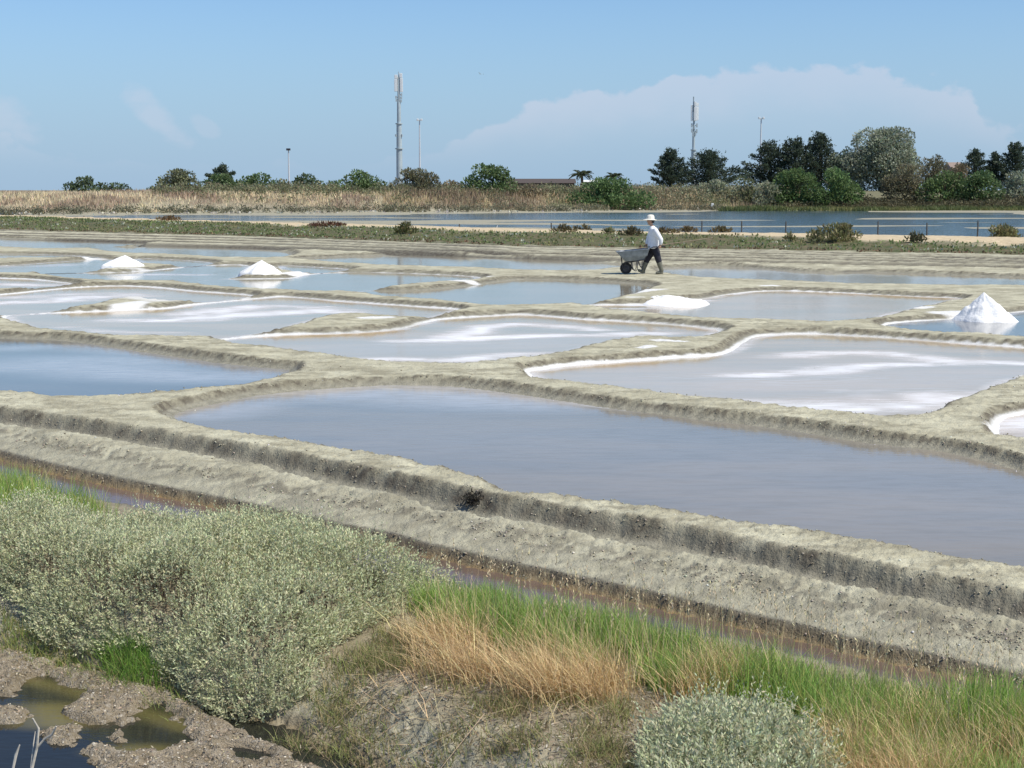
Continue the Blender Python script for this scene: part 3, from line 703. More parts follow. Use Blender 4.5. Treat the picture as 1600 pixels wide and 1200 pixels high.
    f = MB(); f.tube([(.150, -.09, .43), (.185, -.09, .31), (.235, -.09, .16), (.25, -.09, .09)], [.085, .086, .070, .065], 12)
    f.rings([(.23,-.09,.006,.065,.042),(.23,-.09,.05,.07,.05),(.245,-.09,.11,.06,.05)], 12)
    f.tube([(.26, -.09, .05), (.17, -.09, .052), (.10, -.09, .042), (.06, -.09, .035)], [.048, .05, .042, .026], 12); f.build('boot', BOOT, body, remesh=.011)
    h = MB(); h.rings([(-.06, 0, 1.60, .065, .074), (-.075, 0, 1.67, .094, .086), (-.10, 0, 1.74, .100, .085), (-.11, 0, 1.77, .06, .05)], 14); h.build('hair', HAIR, body)
    h = MB(); h.rings([(-.13, 0, 1.69, .215, .19, -.02), (-.13, 0, 1.70, .218, .193, -.02), (-.115, 0, 1.722, .128, .11, -.05), (-.112, 0, 1.81, .115, .10, -.03), (-.11, 0, 1.85, .085, .072), (-.11, 0, 1.862, .03, .025)], 28)
    hat = h.build('hat', HATM, body)
    h = MB(); h.rings([(-.115, 0, 1.722, .125, .108, -.05), (-.114, 0, 1.752, .120, .103, -.05)], 28); h.build('hat_band', HATB, hat)
    return body
build_worker()
def build_barrow():
    w = empty('wheelbarrow', (wx, wy, wz-.005)); tag(w, 'grey metal wheelbarrow with a black tyre pushed by the worker', 'wheelbarrow')
    def rect(x0, x1, hw, z0, z1, k): return [(x0, -hw, z0), (x1, -hw*.96, z1), (x1, hw*.96, z1), (x0, hw, z0)]
    o = [rect(-1.18, -.17, .33, .70, .79, 0), rect(-1.02, -.22, .28, .53, .60, 0), rect(-.90, -.30, .21, .40, .44, 0)]
    i = [rect(-1.155, -.195, .305, .70, .79, 0), rect(-1.0, -.24, .26, .545, .615, 0), rect(-.885, -.315, .195, .42, .46, 0)]
    V = sum(o, []) + sum(i, []); Fc = []
    for b in (0, 12):
        for r_ in range(2):
            for j in range(4):
                a = b+r_*4; Fc.append((a+j, a+(j+1) % 4, a+4+(j+1) % 4, a+4+j))
        Fc.append((b+8, b+9, b+10, b+11))
    for j in range(4): Fc.append((j, (j+1) % 4, 12+(j+1) % 4, 12+j))
    m = MB(); m.add(V, Fc); tub = m.build('tub', STEEL, w, smooth=False, bevel=.012)
    m = MB(); m.tube([(-1.18, -.33, .705), (-.17, -.317, .795), (-.17, .317, .795), (-1.18, .33, .705), (-1.18, -.33, .705)], .013, 6); m.build('rim', STEEL, tub)
    for s in (-1, 1):
        m = MB(); m.tube([(-.92, s*.10, .19), (-.90, s*.13, .36), (-.60, s*.20, .405), (-.30, s*.24, .46), (-.16, s*.265, .80), (-.05, s*.27, .855), (.32, s*.27, .87)], .016, 8); fr = m.build('handle', DARKST, w)
        m = MB(); m.tube([(.14, s*.27, .864), (.33, s*.27, .871)], .021, 8); m.build('grip', RUBBER, fr)
        m = MB(); m.tube([(-.70, s*.2, .40), (-.68, s*.23, .24), (-.64, s*.24, .13), (-.57, s*.24, .11), (-.53, s*.24, .17), (-.52, s*.22, .41)], .014, 8); m.build('leg', DARKST, w)
        m = MB(); m.tube([(-.50, s*.21, .43), (-.42, s*.225, .25), (-.36, s*.235, .16), (-.33, s*.24, .44)], .011, 6); m.build('brace', DARKST, w)
        m = MB(); m.tube([(-.98, s*.09, .19), (-1.0, s*.11, .38), (-1.02, s*.13, .54)], .012, 6); m.build('fork', DARKST, w)
    wh = MB(); ctr = (-.87, 0, .185)
    n = 28; V = []; Fc = []
    prof = [(.115, -.035), (.150, -.048), (.178, -.036), (.186, 0), (.178, .036), (.150, .048), (.115, .035)]
    for j in range(n):
        a = 2*math.pi*j/n
        for (r_, y_) in prof: V.append((ctr[0]+r_*math.cos(a), y_, ctr[2]+r_*math.sin(a)))
    k = len(prof)
    for j in range(n):
        for i_ in range(k): Fc.append((j*k+i_, j*k+(i_+1) % k, ((j+1) % n)*k+(i_+1) % k, ((j+1) % n)*k+i_))
    wh.add(V, Fc); wheel = wh.build('wheel', RUBBER, w)
    m = MB(); m.tube([(ctr[0], -.02, ctr[2]), (ctr[0], .02, ctr[2])], .117, 20); m.build('rim_disc', DARKST, wheel)
    m = MB(); m.tube([(ctr[0], -.13, ctr[2]), (ctr[0], .13, ctr[2])], .015, 8); m.build('axle', DARKST, wheel)
    return w
build_barrow()
sl = MB(); sl.ball((-.72, 0, .60), (.30, .21, .14), 14); sl.ball((-.98, .02, .69), (.14, .14, .05), 10); sl.ball((-.5, .03, .66), (.18, .16, .07), 10)
so = sl.build('salt_load', SALT, remesh=.03); so.location = (wx, wy, wz-.005); tag(so, 'small load of damp white salt lying inside the wheelbarrow tub', 'salt')
rk = MB(); a0 = np.array((-.55, -.22, .80)); a1 = np.array((1.9, .35, 1.12)); rk.tube([a0, a0*.6+a1*.4, a1], .016, 7)
ro = rk.build('rake_pole', WOOD); ro.location = (wx, wy, wz); tag(ro, 'long thin wooden rake pole laid across the wheelbarrow behind the worker', 'pole')
# ---------------------------------------------------------------- far trees and bushes
def crown_lobes(h, rx, ry, r_, nl, z0=.15, flat=.8):
    L = []
    for i in range(nl):
        t = r_.random(); zc = h*(z0+(1-z0)*(t**.8)*.86)
        k = math.sqrt(max(0.05, 1-((zc/h-.30)/.74)**2))
        a = r_.random()*2*math.pi; d = math.sqrt(r_.random())*.72
        rad = (.26+.2*r_.random())*min(rx, h*.62)
        L.append((rx*k*d*math.cos(a), ry*k*d*math.sin(a), zc, rad*(1+.25*r_.random()), rad, rad*flat))
    return L
def lobe_leaves(L, dens, size, colr, r_, v=.25, alt=None, palt=0, up=.25, asp=.75):
    Ps = []; Ds = []; Cs = []
    for (cx, cy, cz, a, b, c_) in L:
        n = max(12, int(dens*(a*b+a*c_+b*c_)*4.2))
        d = unit(r_.normal(size=(n, 3))); rr = (.55+.5*r_.random((n, 1))**.6)
        P = np.array([cx, cy, cz]) + d*rr*np.array([a, b, c_])
        k = P[:, 2] > .02; P = P[k]; d = d[k]
        Ps.append(P); Ds.append(d*.7+r_.normal(size=d.shape)*.6+np.array([0, 0, up]))
        tone = 1+.28*(r_.random()-.5)
        Cs.append(tints(np.array(colr)*tone, len(P), v, r_, alt, palt))
    P = np.concatenate(Ps); D = np.concatenate(Ds); C = np.concatenate(Cs)
    sz = size*(.6+.8*r_.random(len(P)))
    return leaves(P, D, sz, sz*asp, C, r_)
def trunk_mesh(h, r0, r_, limbs, spread):
    m = MB(); p = [(0, 0, -.25)]
    for i in range(1, 5): p.append((r_.normal()*.06*h*.3, r_.normal()*.06*h*.3, h*.75*i/4))
    m.tube(p, [r0, r0*.8, r0*.6, r0*.4, r0*.15], 7)
    for i in range(limbs):
        a = r_.random()*2*math.pi; z = h*(.15+.35*r_.random()); d = spread*(.5+.4*r_.random())
        m.tube([(0, 0, z), (d*.45*math.cos(a), d*.45*math.sin(a), z+h*.14), (d*math.cos(a), d*math.sin(a), z+h*.28)], [r0*.5, r0*.3, r0*.08], 6)
    return m
def bush(name, x0, x1, yt, D, label, cat, colr, seed, nl=11, size=.31, dens=16, alt=None, palt=.08, group=None, dz=.7, z0=.12, asp=.75, up=.25, sink=0.):
    r_ = np.random.default_rng(seed)
    xc = XZ((x0+x1)/2, 300, D)[0]; gb = gz1(xc, D); zt = XZ((x0+x1)/2, yt, D)[1]
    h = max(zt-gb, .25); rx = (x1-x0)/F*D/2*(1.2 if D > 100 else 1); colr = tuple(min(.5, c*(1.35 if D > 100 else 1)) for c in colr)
    o = empty(name, (xc, D, gb-sink)); tag(o, label, cat, group)
    k = min(1.0, h/1.5)
    L = crown_lobes(h*.97, rx, rx*dz, r_, nl, z0)
    # side lobes keep the traced width
    for s in (-1, 1): L.append((s*rx*.66, 0, h*.30, rx*.34, rx*.3, h*.30)); L.append((s*rx*.3, -.2*rx, h*.2, rx*.42, rx*.35, h*.22))
    L.append((0, 0, h*.74, rx*.34, rx*.3, h*.25))
    V, Q, C = lobe_leaves(L, dens, size, colr, r_, .25, alt, palt, up, asp)
    V[:, 2] = np.maximum(V[:, 2], .0)
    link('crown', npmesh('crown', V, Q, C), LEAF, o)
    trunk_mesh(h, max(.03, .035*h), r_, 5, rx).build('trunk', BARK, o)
    return o
def cypress(name, x0, x1, yt, D, label, seed, colr=(.072, .10, .07), spires=(), group=None, plates=26, full=1.0):
    """dark wind-shaped cypress: layered plates of foliage on rising limbs"""
    r_ = np.random.default_rng(seed)
    xc = XZ((x0+x1)/2, 300, D)[0]; gb = gz1(xc, D); h = XZ(800, yt, D)[1]-gb; rx = (x1-x0)/F*D/2*1.22
    o = empty(name, (xc, D, gb)); tag(o, label, 'tree', group)
    m = MB(); m.tube([(0, 0, -.3), (.1, 0, h*.35), (-.05, .1, h*.7), (0, 0, h*.97)], [.05*h, .038*h, .02*h, .006*h], 8)
    Ps = []; Ds = []
    for i in range(plates):
        t = (i+.5)/plates; z = h*(.10+.86*t); R_ = rx*(full*(1-t**1.7)+.13)*(.75+.45*r_.random())
        a = i*2.4+r_.random()
        e = np.array([R_*math.cos(a), R_*math.sin(a)*.8, z+.12*h*(1-t)])
        m.tube([(0, 0, z-.06*h), tuple(e*np.array([.5, .5, 1])-np.array([0, 0, .04*h])), tuple(e)], [.012*h, .008*h, .003*h], 5)
        nl = int(210*(R_/rx+.35))
        q = r_.random(nl)**.7; w = .17*rx*(1.3-q)
        P = np.array([0, 0, z])*(1-q[:, None]) + e*q[:, None] + r_.normal(size=(nl, 3))*np.stack([w, w, w*.45+.03], 1)
        P[:, 2] += .10*h*q*q*.6
        Ps.append(P); d = np.tile(np.array([e[0], e[1], .55*rx]), (nl, 1))/max(rx, .1)+r_.normal(size=(nl, 3))*.35; Ds.append(d)
    nf = int(1900*full); d = unit(r_.normal(size=(nf, 3))); zz = .12*h+.8*h*r_.random(nf)**1.2
    rr = rx*.72*np.sqrt(np.clip(1-(zz/h)**1.5, .03, 1))*r_.random(nf)**.5
    aa = r_.random(nf)*6.283; Ps.append(np.stack([rr*np.cos(aa), rr*np.sin(aa)*.8, zz], 1)); Ds.append(d+np.array([0, 0, .5]))
    for sx_px, sy_px in spires:
        xs, zs = XZ(sx_px, sy_px, D); xs -= xc; zs -= gb; n = 150; q = r_.random(n)
        P = np.stack([xs+r_.normal(size=n)*.32*(1.05-q), r_.normal(size=n)*.3*(1.05-q), zs-(1-q)*2.6], 1)
        Ps.append(P); Ds.append(np.tile([.2, 0, 1.], (n, 1))+r_.normal(size=(n, 3))*.45); m.tube([(xs*.5, 0, zs*.45), (xs, 0, zs-.1)], [.1, .02], 5)
    P = np.concatenate(Ps); Dv = np.concatenate(Ds); k = P[:, 2] > .1; P = P[k]; Dv = Dv[k]
    V, Q, C = leaves(P, Dv, .34*(.6+.8*r_.random(len(P))), .17, tints(colr, len(P), .3, r_, (.09, .11, .065), .2), r_)
    link('crown', npmesh('crown', V, Q, C), LEAF, o); m.build('trunk', BARK, o)
    return o
GRN = (.105, .150, .062); OLV = (.150, .160, .090); BRN = (.20, .165, .105); SIL = (.22, .245, .175); DGR = (.080, .112, .056)
bush('bush', 105, 161, 277, 205, 'dark dome shaped bush alone at the end of the dry grass', 'bush', (.085, .115, .06), 11, 14)
bush('bush', 160, 201, 286, 207, 'small dark low bush beside the dark dome shaped bush', 'bush', (.085, .115, .06), 12, 9)
bush('bush', 231, 246, 292, 260, 'tiny far dark bush standing in dry grass between two larger bushes', 'bush', DGR, 13, 5)
bush('bush', 250, 309, 265, 205, 'tall rounded olive bush, first of the hedge row from the dry field', 'bush', OLV, 14, 15)
bush('bush', 312, 376, 271, 208, 'green bush in front of a small dark conifer', 'bush', GRN, 15, 13)
cypress('conifer_tree', 326, 369, 259, 232, 'small dark conifer peeping out over a green bush', 16, plates=9)
bush('bush', 374, 440, 271, 212, 'wide green bush between the conifer and a pale olive bush', 'bush', GRN, 17, 14)
bush('bush', 424, 463, 281, 205, 'pale olive bush wedged between two green bushes', 'bush', (.22, .22, .13), 18, 9)
bush('bush', 459, 505, 272, 210, 'upright dark green bush beside the white gate posts', 'bush', DGR, 19, 11)
bush('bush', 500, 540, 284, 222, 'low green bush behind the white gate posts', 'bush', GRN, 20, 8)
bush('bush', 529, 598, 268, 203, 'dark green bush between the gate posts and the tall antenna mast', 'bush', GRN, 21, 15)
bush('tamarisk_bush', 617, 683, 265, 203, 'feathery brown green tamarisk bush at the foot of the antenna mast', 'bush', (.16, .155, .095), 22, 15, asp=.4, up=.9, size=.4)
bush('bush', 728, 801, 258, 206, 'tallest green bush standing alone right of the lamp pole', 'bush', GRN, 23, 17)
bush('bush', 686, 728, 283, 215, 'brown dry bush between the tamarisk and the tallest green bush', 'bush', BRN, 24, 9)
bush('bush', 800, 850, 287, 207, 'low brown green bush in front of the long dark roof', 'bush', BRN, 25, 9)
bush('bush', 898, 1012, 278, 205, 'broad green bush in front of the two palm trees', 'bush', (.10, .155, .06), 26, 18)
cypress('cypress_tree', 1023, 1071, 234, 236, 'dark layered cypress left of the second antenna mast', 27, group=None, plates=20)
cypress('cypress_tree', 1072, 1143, 237, 238, 'dark rounded cypress just right of the second antenna mast', 28, plates=26, full=1.25)
cypress('cypress_tree', 1172, 1232, 222, 240, 'dark leaning cypress beside the tall lamp pole', 29, spires=((1228, 221),), plates=24, full=1.15)
cypress('cypress_tree', 1215, 1268, 217, 238, 'dark cypress in the middle of the dense conifer clump', 30, spires=((1251, 218), (1265, 216)), plates=24, full=1.1)
cypress('cypress_tree', 1252, 1308, 209, 239, 'tallest spired cypress touching the silvery tree', 31, spires=((1287, 209),), plates=26, full=1.05)
bush('silver_tree', 1322, 1427, 204, 236, 'tall silver green tree rising over all the others', 'tree', SIL, 32, 24, size=.34, dens=16, z0=.2, alt=(.34, .36, .28), palt=.25)
bush('silver_tree', 1293, 1350, 231, 238, 'shorter grey green tree between the cypresses and the tall silver tree', 'tree', (.17, .20, .135), 33, 14, alt=(.28, .30, .22), palt=.2)
bush('bush', 1203, 1275, 264, 214, 'bright green bush in front of the cypress clump', 'bush', (.10, .15, .055), 34, 13)
bush('bush', 1262, 1342, 261, 212, 'big bright green bush in front of the silver tree', 'bush', (.105, .16, .06), 35, 15)
bush('tamarisk_bush', 1384, 1442, 255, 214, 'brownish flowering tamarisk right of the silver tree', 'bush', (.17, .155, .095), 36, 13, asp=.45, up=.7, size=.36)
bush('tamarisk_bush', 1436, 1486, 241, 226, 'taller brown tamarisk behind a green bush', 'bush', (.15, .14, .088), 37, 11, asp=.45, up=.7, size=.36)
bush('bush', 1440, 1515, 266, 212, 'green bush in front of the taller brown tamarisk', 'bush', (.105, .15, .058), 38, 13)
bush('bush', 1500, 1563, 268, 211, 'dark green bush before the far conifers', 'bush', (.09, .135, .055), 39, 12)
bush('bush', 1562, 1625, 268, 214, 'pale grey green bush at the end of the hedge', 'bush', SIL, 40, 12)
cypress('cypress_tree', 1497, 1545, 234, 250, 'sparse dark conifer with bent top behind the pink house', 41, spires=((1527, 234),), plates=13, full=.9)
cypress('cypress_tree', 1535, 1572, 239, 250, 'thin wind bent conifer between two darker conifers', 42, spires=((1556, 238),), plates=10, full=.8)
cypress('cypress_tree', 1558, 1612, 224, 248, 'dark pointed conifer furthest from the silver tree', 43, spires=((1580, 224),), plates=22)
bush('bush', 1150, 1184, 277, 216, 'small round green bush left of the tall lamp pole', 'bush', (.14, .155, .085), 44, 8)
bush('bush', 1088, 1150, 281, 220, 'low silvery scrub bush below the rounded cypress', 'bush', (.24, .255, .17), 45, 9)
bush('bush', 1180, 1215, 283, 213, 'low silvery scrub bush at the foot of the lamp pole', 'bush', (.24, .255, .17), 46, 8)
bush('bush', 1480, 1512, 255, 245, 'tall thin brown bush in front of the pink house', 'bush', BRN, 47, 8)

def palm(px, yt, yb, wpx, D, label, seed):
    r_ = np.random.default_rng(seed); xc = XZ(px, 300, D)[0]; gb = gz1(xc, D); h = XZ(px, (yt+yb)/2, D)[1]-gb; Rr = wpx/2/F*D
    o = empty('palm_tree', (xc, D, gb)); tag(o, label, 'palm', 'palms behind the broad green bush')
    m = MB(); m.tube([(0, 0, -.2), (.05, 0, h*.5), (0, 0, h)], [.3, .22, .2], 8); m.build('trunk', BARK, o)
    for i in range(20):
        a = i*2.399; e0 = .15+1.15*((i*7) % 20)/20
        n = 22; t = np.linspace(.08, 1, n); L = Rr*1.12
        rr = L*t*math.cos(e0*.75); zz = L*(t*math.sin(e0)-.62*t*t)
        P = np.stack([rr*math.cos(a), rr*math.sin(a), h+zz], 1)
        dirx = np.array([math.cos(a), math.sin(a), 0]); sd = np.array([-math.sin(a), math.cos(a), 0])
        PP = np.concatenate([P, P]); DD = np.concatenate([np.tile(sd*.9+dirx*.6-np.array([0, 0, .35]), (n, 1)), np.tile(-sd*.9+dirx*.6-np.array([0, 0, .35]), (n, 1))])
        V, Q, C = leaves(PP, DD, np.tile(.55*np.sin(t*2.6+.4), 2)*Rr*.5+.1, .13, tints((.06, .075, .035), 2*n, .3, r_), r_)
        link('frond', npmesh('frond', V, Q, C), LEAF, o)
palm(909, 262, 285, 40, 240, 'larger palm crown beside the white house', 51)
palm(959, 266, 286, 32, 243, 'smaller palm crown further from the long dark roof', 52)

# ---------------------------------------------------------------- buildings far behind
WALLW = plain('white_render', (.75, .74, .70), .9); ROOFB = plain('brown_roof', (.085, .065, .055), .85); ROOFP = plain('pink_tile', (.30, .23, .19), .9); WALLP = plain('beige_render', (.42, .34, .27), .9)
def house(name, x0, x1, yt, D, dep, label, wm, rm, ridge, cat='house'):
    xa = XZ(x0, 300, D)[0]; xb = XZ(x1, 300, D)[0]; xc = (xa+xb)/2; zt = XZ(x0, yt, D)[1]; gb = gz1(xc, D)
    w = xb-xa; h = zt-gb-ridge
    o = empty(name, (xc, D, gb)); tag(o, label, cat)
    MB().box((0, dep/2, h/2-.2), (w, dep, h+.4)).build('wall', wm, o, False)
    MB().add([(-w/2-.3, -.3, h+.003), (w/2+.3, -.3, h+.003), (w/2+.3, dep+.3, h+.003), (-w/2-.3, dep+.3, h+.003), (-w/2-.3, dep/2, h+ridge), (w/2+.3, dep/2, h+ridge)],
             [(0, 1, 5, 4), (2, 3, 4, 5), (0, 4, 3), (1, 2, 5), (3, 2, 1, 0)]).build('roof', rm, o, False)
    for k in range(3):
        MB().box((-w/2+w*(k+.5)/3, -.02, h*.55), (.9, .08, 1.1)).build('window', HATB, o, False)
    return o
house('long_shed', 786, 898, 279, 300, 8, 'long low building with a dark brown roof behind the grass bank', ROOFB, ROOFB, .9, 'building')
house('white_house', 913, 952, 281, 262, 6, 'low white house half hidden between the palm trees', WALLW, WALLW, .35)
house('pink_house', 1489, 1507, 253, 300, 8, 'pale pink tiled house behind the far conifers', WALLP, ROOFP, 1.6)

# ---------------------------------------------------------------- masts and poles
MAST = plain('mast_paint', (.40, .47, .50), .5, 0, var=.12, scale=1); PANEL = plain('antenna_plastic', (.72, .74, .74), .5, var=.05); PALE = plain('pale_pole', (.62, .64, .66), .5, .2, var=.08, scale=1)
def mast(px, D, yb_, secs, panels, label, seed):
    xc = XZ(px, 300, D)[0]; gb = gz1(xc, D); o = empty('antenna_mast', (xc, D, gb)); tag(o, label, 'antenna mast')
    zz = lambda py: XZ(px, py, D)[1]-gb
    s = D/F
    prev = -.5
    for (py, wp, fl) in secs:
        z = zz(py); m = MB(); m.tube([(0, 0, prev), (0, 0, z)], [wp*s/2*1.04, wp*s/2*.96], 16); p = m.build('pole_section', MAST, o)
        if fl: m = MB(); m.tube([(0, 0, z-.12), (0, 0, z+.06)], wp*s/2*1.35, 16); m.build('flange', MAST, p)
        prev = z
    for (ox, oy, yt, yb, wp) in panels:
        zt, zb = zz(yt), zz(yb)
        m = MB(); m.box((ox*s, oy*s, (zt+zb)/2), (wp*s, wp*s*.6, zt-zb)); pn = m.build('antenna_panel', PANEL, o, False, bevel=.05)
        for zc in (zt-.5, zb+.3): MB().tube([(ox*s*.15, oy*s*.15, zc), (ox*s, oy*s, zc)], .06, 6).build('bracket', MAST, pn)
    return o, zz, s
o, zz, s = mast(624.5, 280, 280, [(232, 9.6, 1), (193, 8.2, 1), (160, 6, 0), (120, 4, 0)],
     [(-4.2, -2, 124, 143, 4.8), (4.4, -1.5, 122, 144, 4.4), (0, 3.5, 124, 142, 4.6), (-3.8, -2, 117, 123.5, 4.8), (3.6, -1.2, 114.5, 121.5, 4.6)], 'taller grey antenna mast beside a thin lamp pole', 1)
for ox, py in ((-4, 152), (4.2, 148), (-3.4, 157), (3.6, 158), (4, 153)):
    m = MB(); m.box((ox*s, -1.2*s, zz(py)), (2.6*s, 2*s, 4*s)); m.tube([(0, 0, zz(py)), (ox*s, -1.2*s, zz(py))], .07, 6); m.build('radio_unit', MAST, o, False)
m = MB(); m.tube([(0, 0, zz(122)), (0, 0, zz(112))], .08, 6); m.build('rod', MAST, o)
for ox in (-4.8, 4.6):
    m = MB(); m.tube([(0, 0, zz(215)), (ox*s, -.3, zz(212.5))], .12, 6); m.tube([(ox*s, -.3, zz(213.5)), (ox*s, -.3, zz(210))], .16, 6); m.build('step_bracket', MAST, o)
o, zz, s = mast(1082.6, 280, 284, [(274, 7.6, 1), (234, 7.2, 1), (212, 4.4, 0), (158, 3, 0)],
     [(-3.6, -1.5, 164, 189, 3.0), (1.6, -3.0, 167, 189, 4.6), (5.0, -1, 167, 188, 3.6), (1.4, -3.0, 159.5, 166, 4.0), (5, -1, 161, 166, 3.2)], 'shorter grey antenna mast rising between two dark cypresses', 2)
for ox, py in ((-3.4, 196), (-3.2, 204), (.5, 199), (4.4, 196), (4.2, 205), (-1.4, 210), (2.2, 209)):
    m = MB(); m.box((ox*s, -1.4*s, zz(py)), (2.4*s, 2*s, 6*s)); m.tube([(0, 0, zz(py)), (ox*s, -1.4*s, zz(py))], .07, 6); m.build('radio_unit', MAST, o, False)
m = MB(); m.tube([(-1.0*s, 0, zz(175)), (-1.0*s, 0, zz(151))], .13, 6); m.build('rod', MAST, o)
def lamp(px, yt, D, heads, label, dark=False):
    xc = XZ(px, 300, D)[0]; gb = gz1(xc, D); o = empty('lamp_pole', (xc, D, gb)); tag(o, label, 'lamp pole', 'tall thin floodlight poles')
    h = XZ(px, yt, D)[1]-gb; s = D/F
    m = MB(); m.tube([(0, 0, -.3), (0, 0, h)], [.19, .10], 10); m.build('pole', PALE, o)
    m = MB(); m.tube([(-heads*s, 0, h-.1), (heads*s, 0, h-.1)], .06, 6); m.build('crossbar', PALE, o)
    for k in (-1, 1):
        m = MB(); m.box((k*heads*s, -.15, h), (3.0*s, .5, 3.2*s)); m.build('floodlight', DARKST if dark else PANEL, o, False, bevel=.04)
lamp(656.4, 187, 262, 3.0, 'thin pale lamp pole with twin floodlights right of the taller antenna mast')
lamp(1187, 184.5, 262, 3.2, 'thin pale lamp pole with twin floodlights rising before the cypress clump')
lamp(452, 233.5, 275, 1.6, 'short distant lamp pole with a dark floodlight head behind the bushes', True)
WHITEP = plain('white_paint', (.78, .78, .75), .7)
for px, yt, yb, D in ((493, 296.5, 309, 201), (515, 296, 311, 200)):
    x, z1 = XZ(px, yt, D); gb = gz1(x, D); m = MB(); m.tube([(0, 0, -.2), (0, 0, z1-gb)], .13, 8); o = m.build('gate_post', WHITEP); o.location = (x, D, gb); tag(o, 'pale gate post nearer the upright dark green bush' if px < 500 else 'pale gate post nearer the foot of the antenna mast', 'post', 'pair of pale gate posts in the dry grass')
x, y = G(1113, 328, 0); m = MB(); m.box((0, 0, .4), (.35, .3, 1.2)); o = m.build('marker_post', WHITEP, None, False, bevel=.03); o.location = (x, y, gz1(x, y)-.1); tag(o, 'short white marker post on the far lagoon shore', 'post')
x, y = G(769, 360, .36); m = MB(); m.tube([(0, 0, -.15), (.2, 0, .35), (.32, 0, .72)], [.035, .03, .02], 6); o = m.build('leaning_stick', WHITEP); o.location = (x, y, gz1(x, y)); tag(o, 'bleached leaning stick on the lagoon edge of the dike', 'stick')

# fence on the dike
POSTM = plain('grey_post', (.09, .08, .07), .9)
fp = []
POST_LABEL = ['grey fence post alone between the tufted shrub and the wide brown green shrub', 'grey fence post rising out of the wide brown green shrub left of the worker', 'grey fence post between the two low brown shrubs behind the worker', 'grey fence post just past the low spreading brown shrub', 'grey fence post beside the tiny round dike shrub', 'grey fence post standing just past the largest olive dike shrub', 'grey fence post touching the small grey green dike shrub', 'grey fence post next to the wide olive shrub at the fence end', 'grey fence post beyond the wide olive shrub']
SPAN = ['crossing the low spreading brown shrub', 'in the bare gap before the tiny round shrub', 'passing behind the largest olive dike shrub', 'in the bare gap before the small grey green shrub', 'in the bare gap before the wide olive shrub', 'passing behind the wide olive shrub']
for px, yt, yb in ((718, 350, 360), (862, 348, 363), (1097, 345, 364), (1160, 345, 366), (1228.5, 346, 368), (1373, 346, 371), (1450, 348, 372), (1529, 345, 374), (1640, 345, 378)):
    x, y = G(px, yb, .30); y += .2; gb = gz1(x, y); h = XZ(px, yt, y)[1]-gb; m = MB(); m.tube([(0, 0, -.2), (random.uniform(-.03, .03), 0, h)], [.045, .035], 7)
    o = m.build('fence_post', POSTM); o.location = (x, y, gb); tag(o, POST_LABEL[len(fp)], 'post', 'wire fence posts along the dike'); fp.append((x, y, gb+h))
for si, (a, b) in enumerate(zip(fp[2:-1], fp[3:])):
    for k, dz_ in enumerate((.08, .42)):
        m = MB(); A = np.array(a)-(0, 0, dz_); B = np.array(b)-(0, 0, dz_); m.tube([A, (A+B)/2-(0, 0, .04), B], .0025, 4); o = m.build('fence_wire', DARKST); tag(o, ('upper' if k == 0 else 'lower')+' thin fence wire '+SPAN[si], 'wire', 'wires of the dike fence')

# dike shrubs
def dshrub(x0, x1, yt, yb, label, colr, seed, nl=10):
    x, D = G((x0+x1)/2, yb, .34)
    return bush('dike_shrub', x0, x1, yt, D, label, 'shrub', colr, seed, nl, size=.18, dens=110, alt=(.22, .18, .09), palt=.2, asp=.35, up=1.0, z0=.05, sink=.03, group='shrubs on the dike')
OD = (.25, .245, .115)
dshrub(1262, 1346, 350, 379, 'largest olive shrub on the dike between fence posts', OD, 61, 16)
dshrub(1545, 1604, 353, 376, 'wide olive shrub past the last dike fence posts', OD, 62, 13)
dshrub(1419, 1451, 363, 381, 'small grey green shrub touching a dike fence post', (.11, .11, .06), 63, 8)
dshrub(1229, 1246, 365, 378, 'tiny round shrub next to the largest dike shrub', OD, 64, 5)
dshrub(1108, 1146, 355, 369, 'low spreading brown shrub right of the worker', (.14, .115, .06), 65, 9)
dshrub(1060, 1090, 359, 369, 'low brown shrub just behind the worker', (.15, .115, .06), 66, 7)
dshrub(860, 902, 352, 369, 'wide brown green shrub at the fence post left of the worker', (.13, .115, .06), 67, 9)
dshrub(900, 927, 350, 364, 'brown green shrub directly beside the wide one left of the worker', (.13, .115, .06), 68, 7)
dshrub(941, 967, 357, 371, 'small round shrub closest above the wheelbarrow', OD, 69, 7)
dshrub(969, 1006, 355, 373, 'dense brown shrub behind the worker\'s chest', (.12, .105, .055), 70, 9)
dshrub(1022, 1062, 357, 370, 'brown shrub touching the worker\'s back', (.14, .11, .06), 71, 8)
dshrub(615, 650, 348, 366, 'green tufted shrub alone on the middle of the dike', (.12, .13, .05), 72, 9)
dshrub(246, 278, 338, 349, 'reddish low shrub alone near the lagoon end', (.14, .09, .05), 73, 8)
dshrub(480, 540, 352, 359, 'long flat reddish clump on the dike rim', (.16, .075, .05), 74, 8)

# ---------------------------------------------------------------- vegetation masses
def scatter(P, n, r_=rng):
    """n random points inside polygon P"""
    out = []
    while sum(map(len, out)) < n:
        q = r_.random((n*2, 2))*(P.max(0)-P.min(0))+P.min(0); q = q[sdpoly(P, q[:, 0], q[:, 1], .5) < 0]; out.append(q)
    return np.concatenate(out)[:n]
def stuff(name, parts, mat, label, cat):
    V, Q, C = join_np(parts); o = link(name, npmesh(name, V, Q, C), mat); tag(o, label, cat, kind='stuff'); return o
def P3(q, dz=0.): return np.column_stack([q, gz(q[:, 0], q[:, 1])+dz])
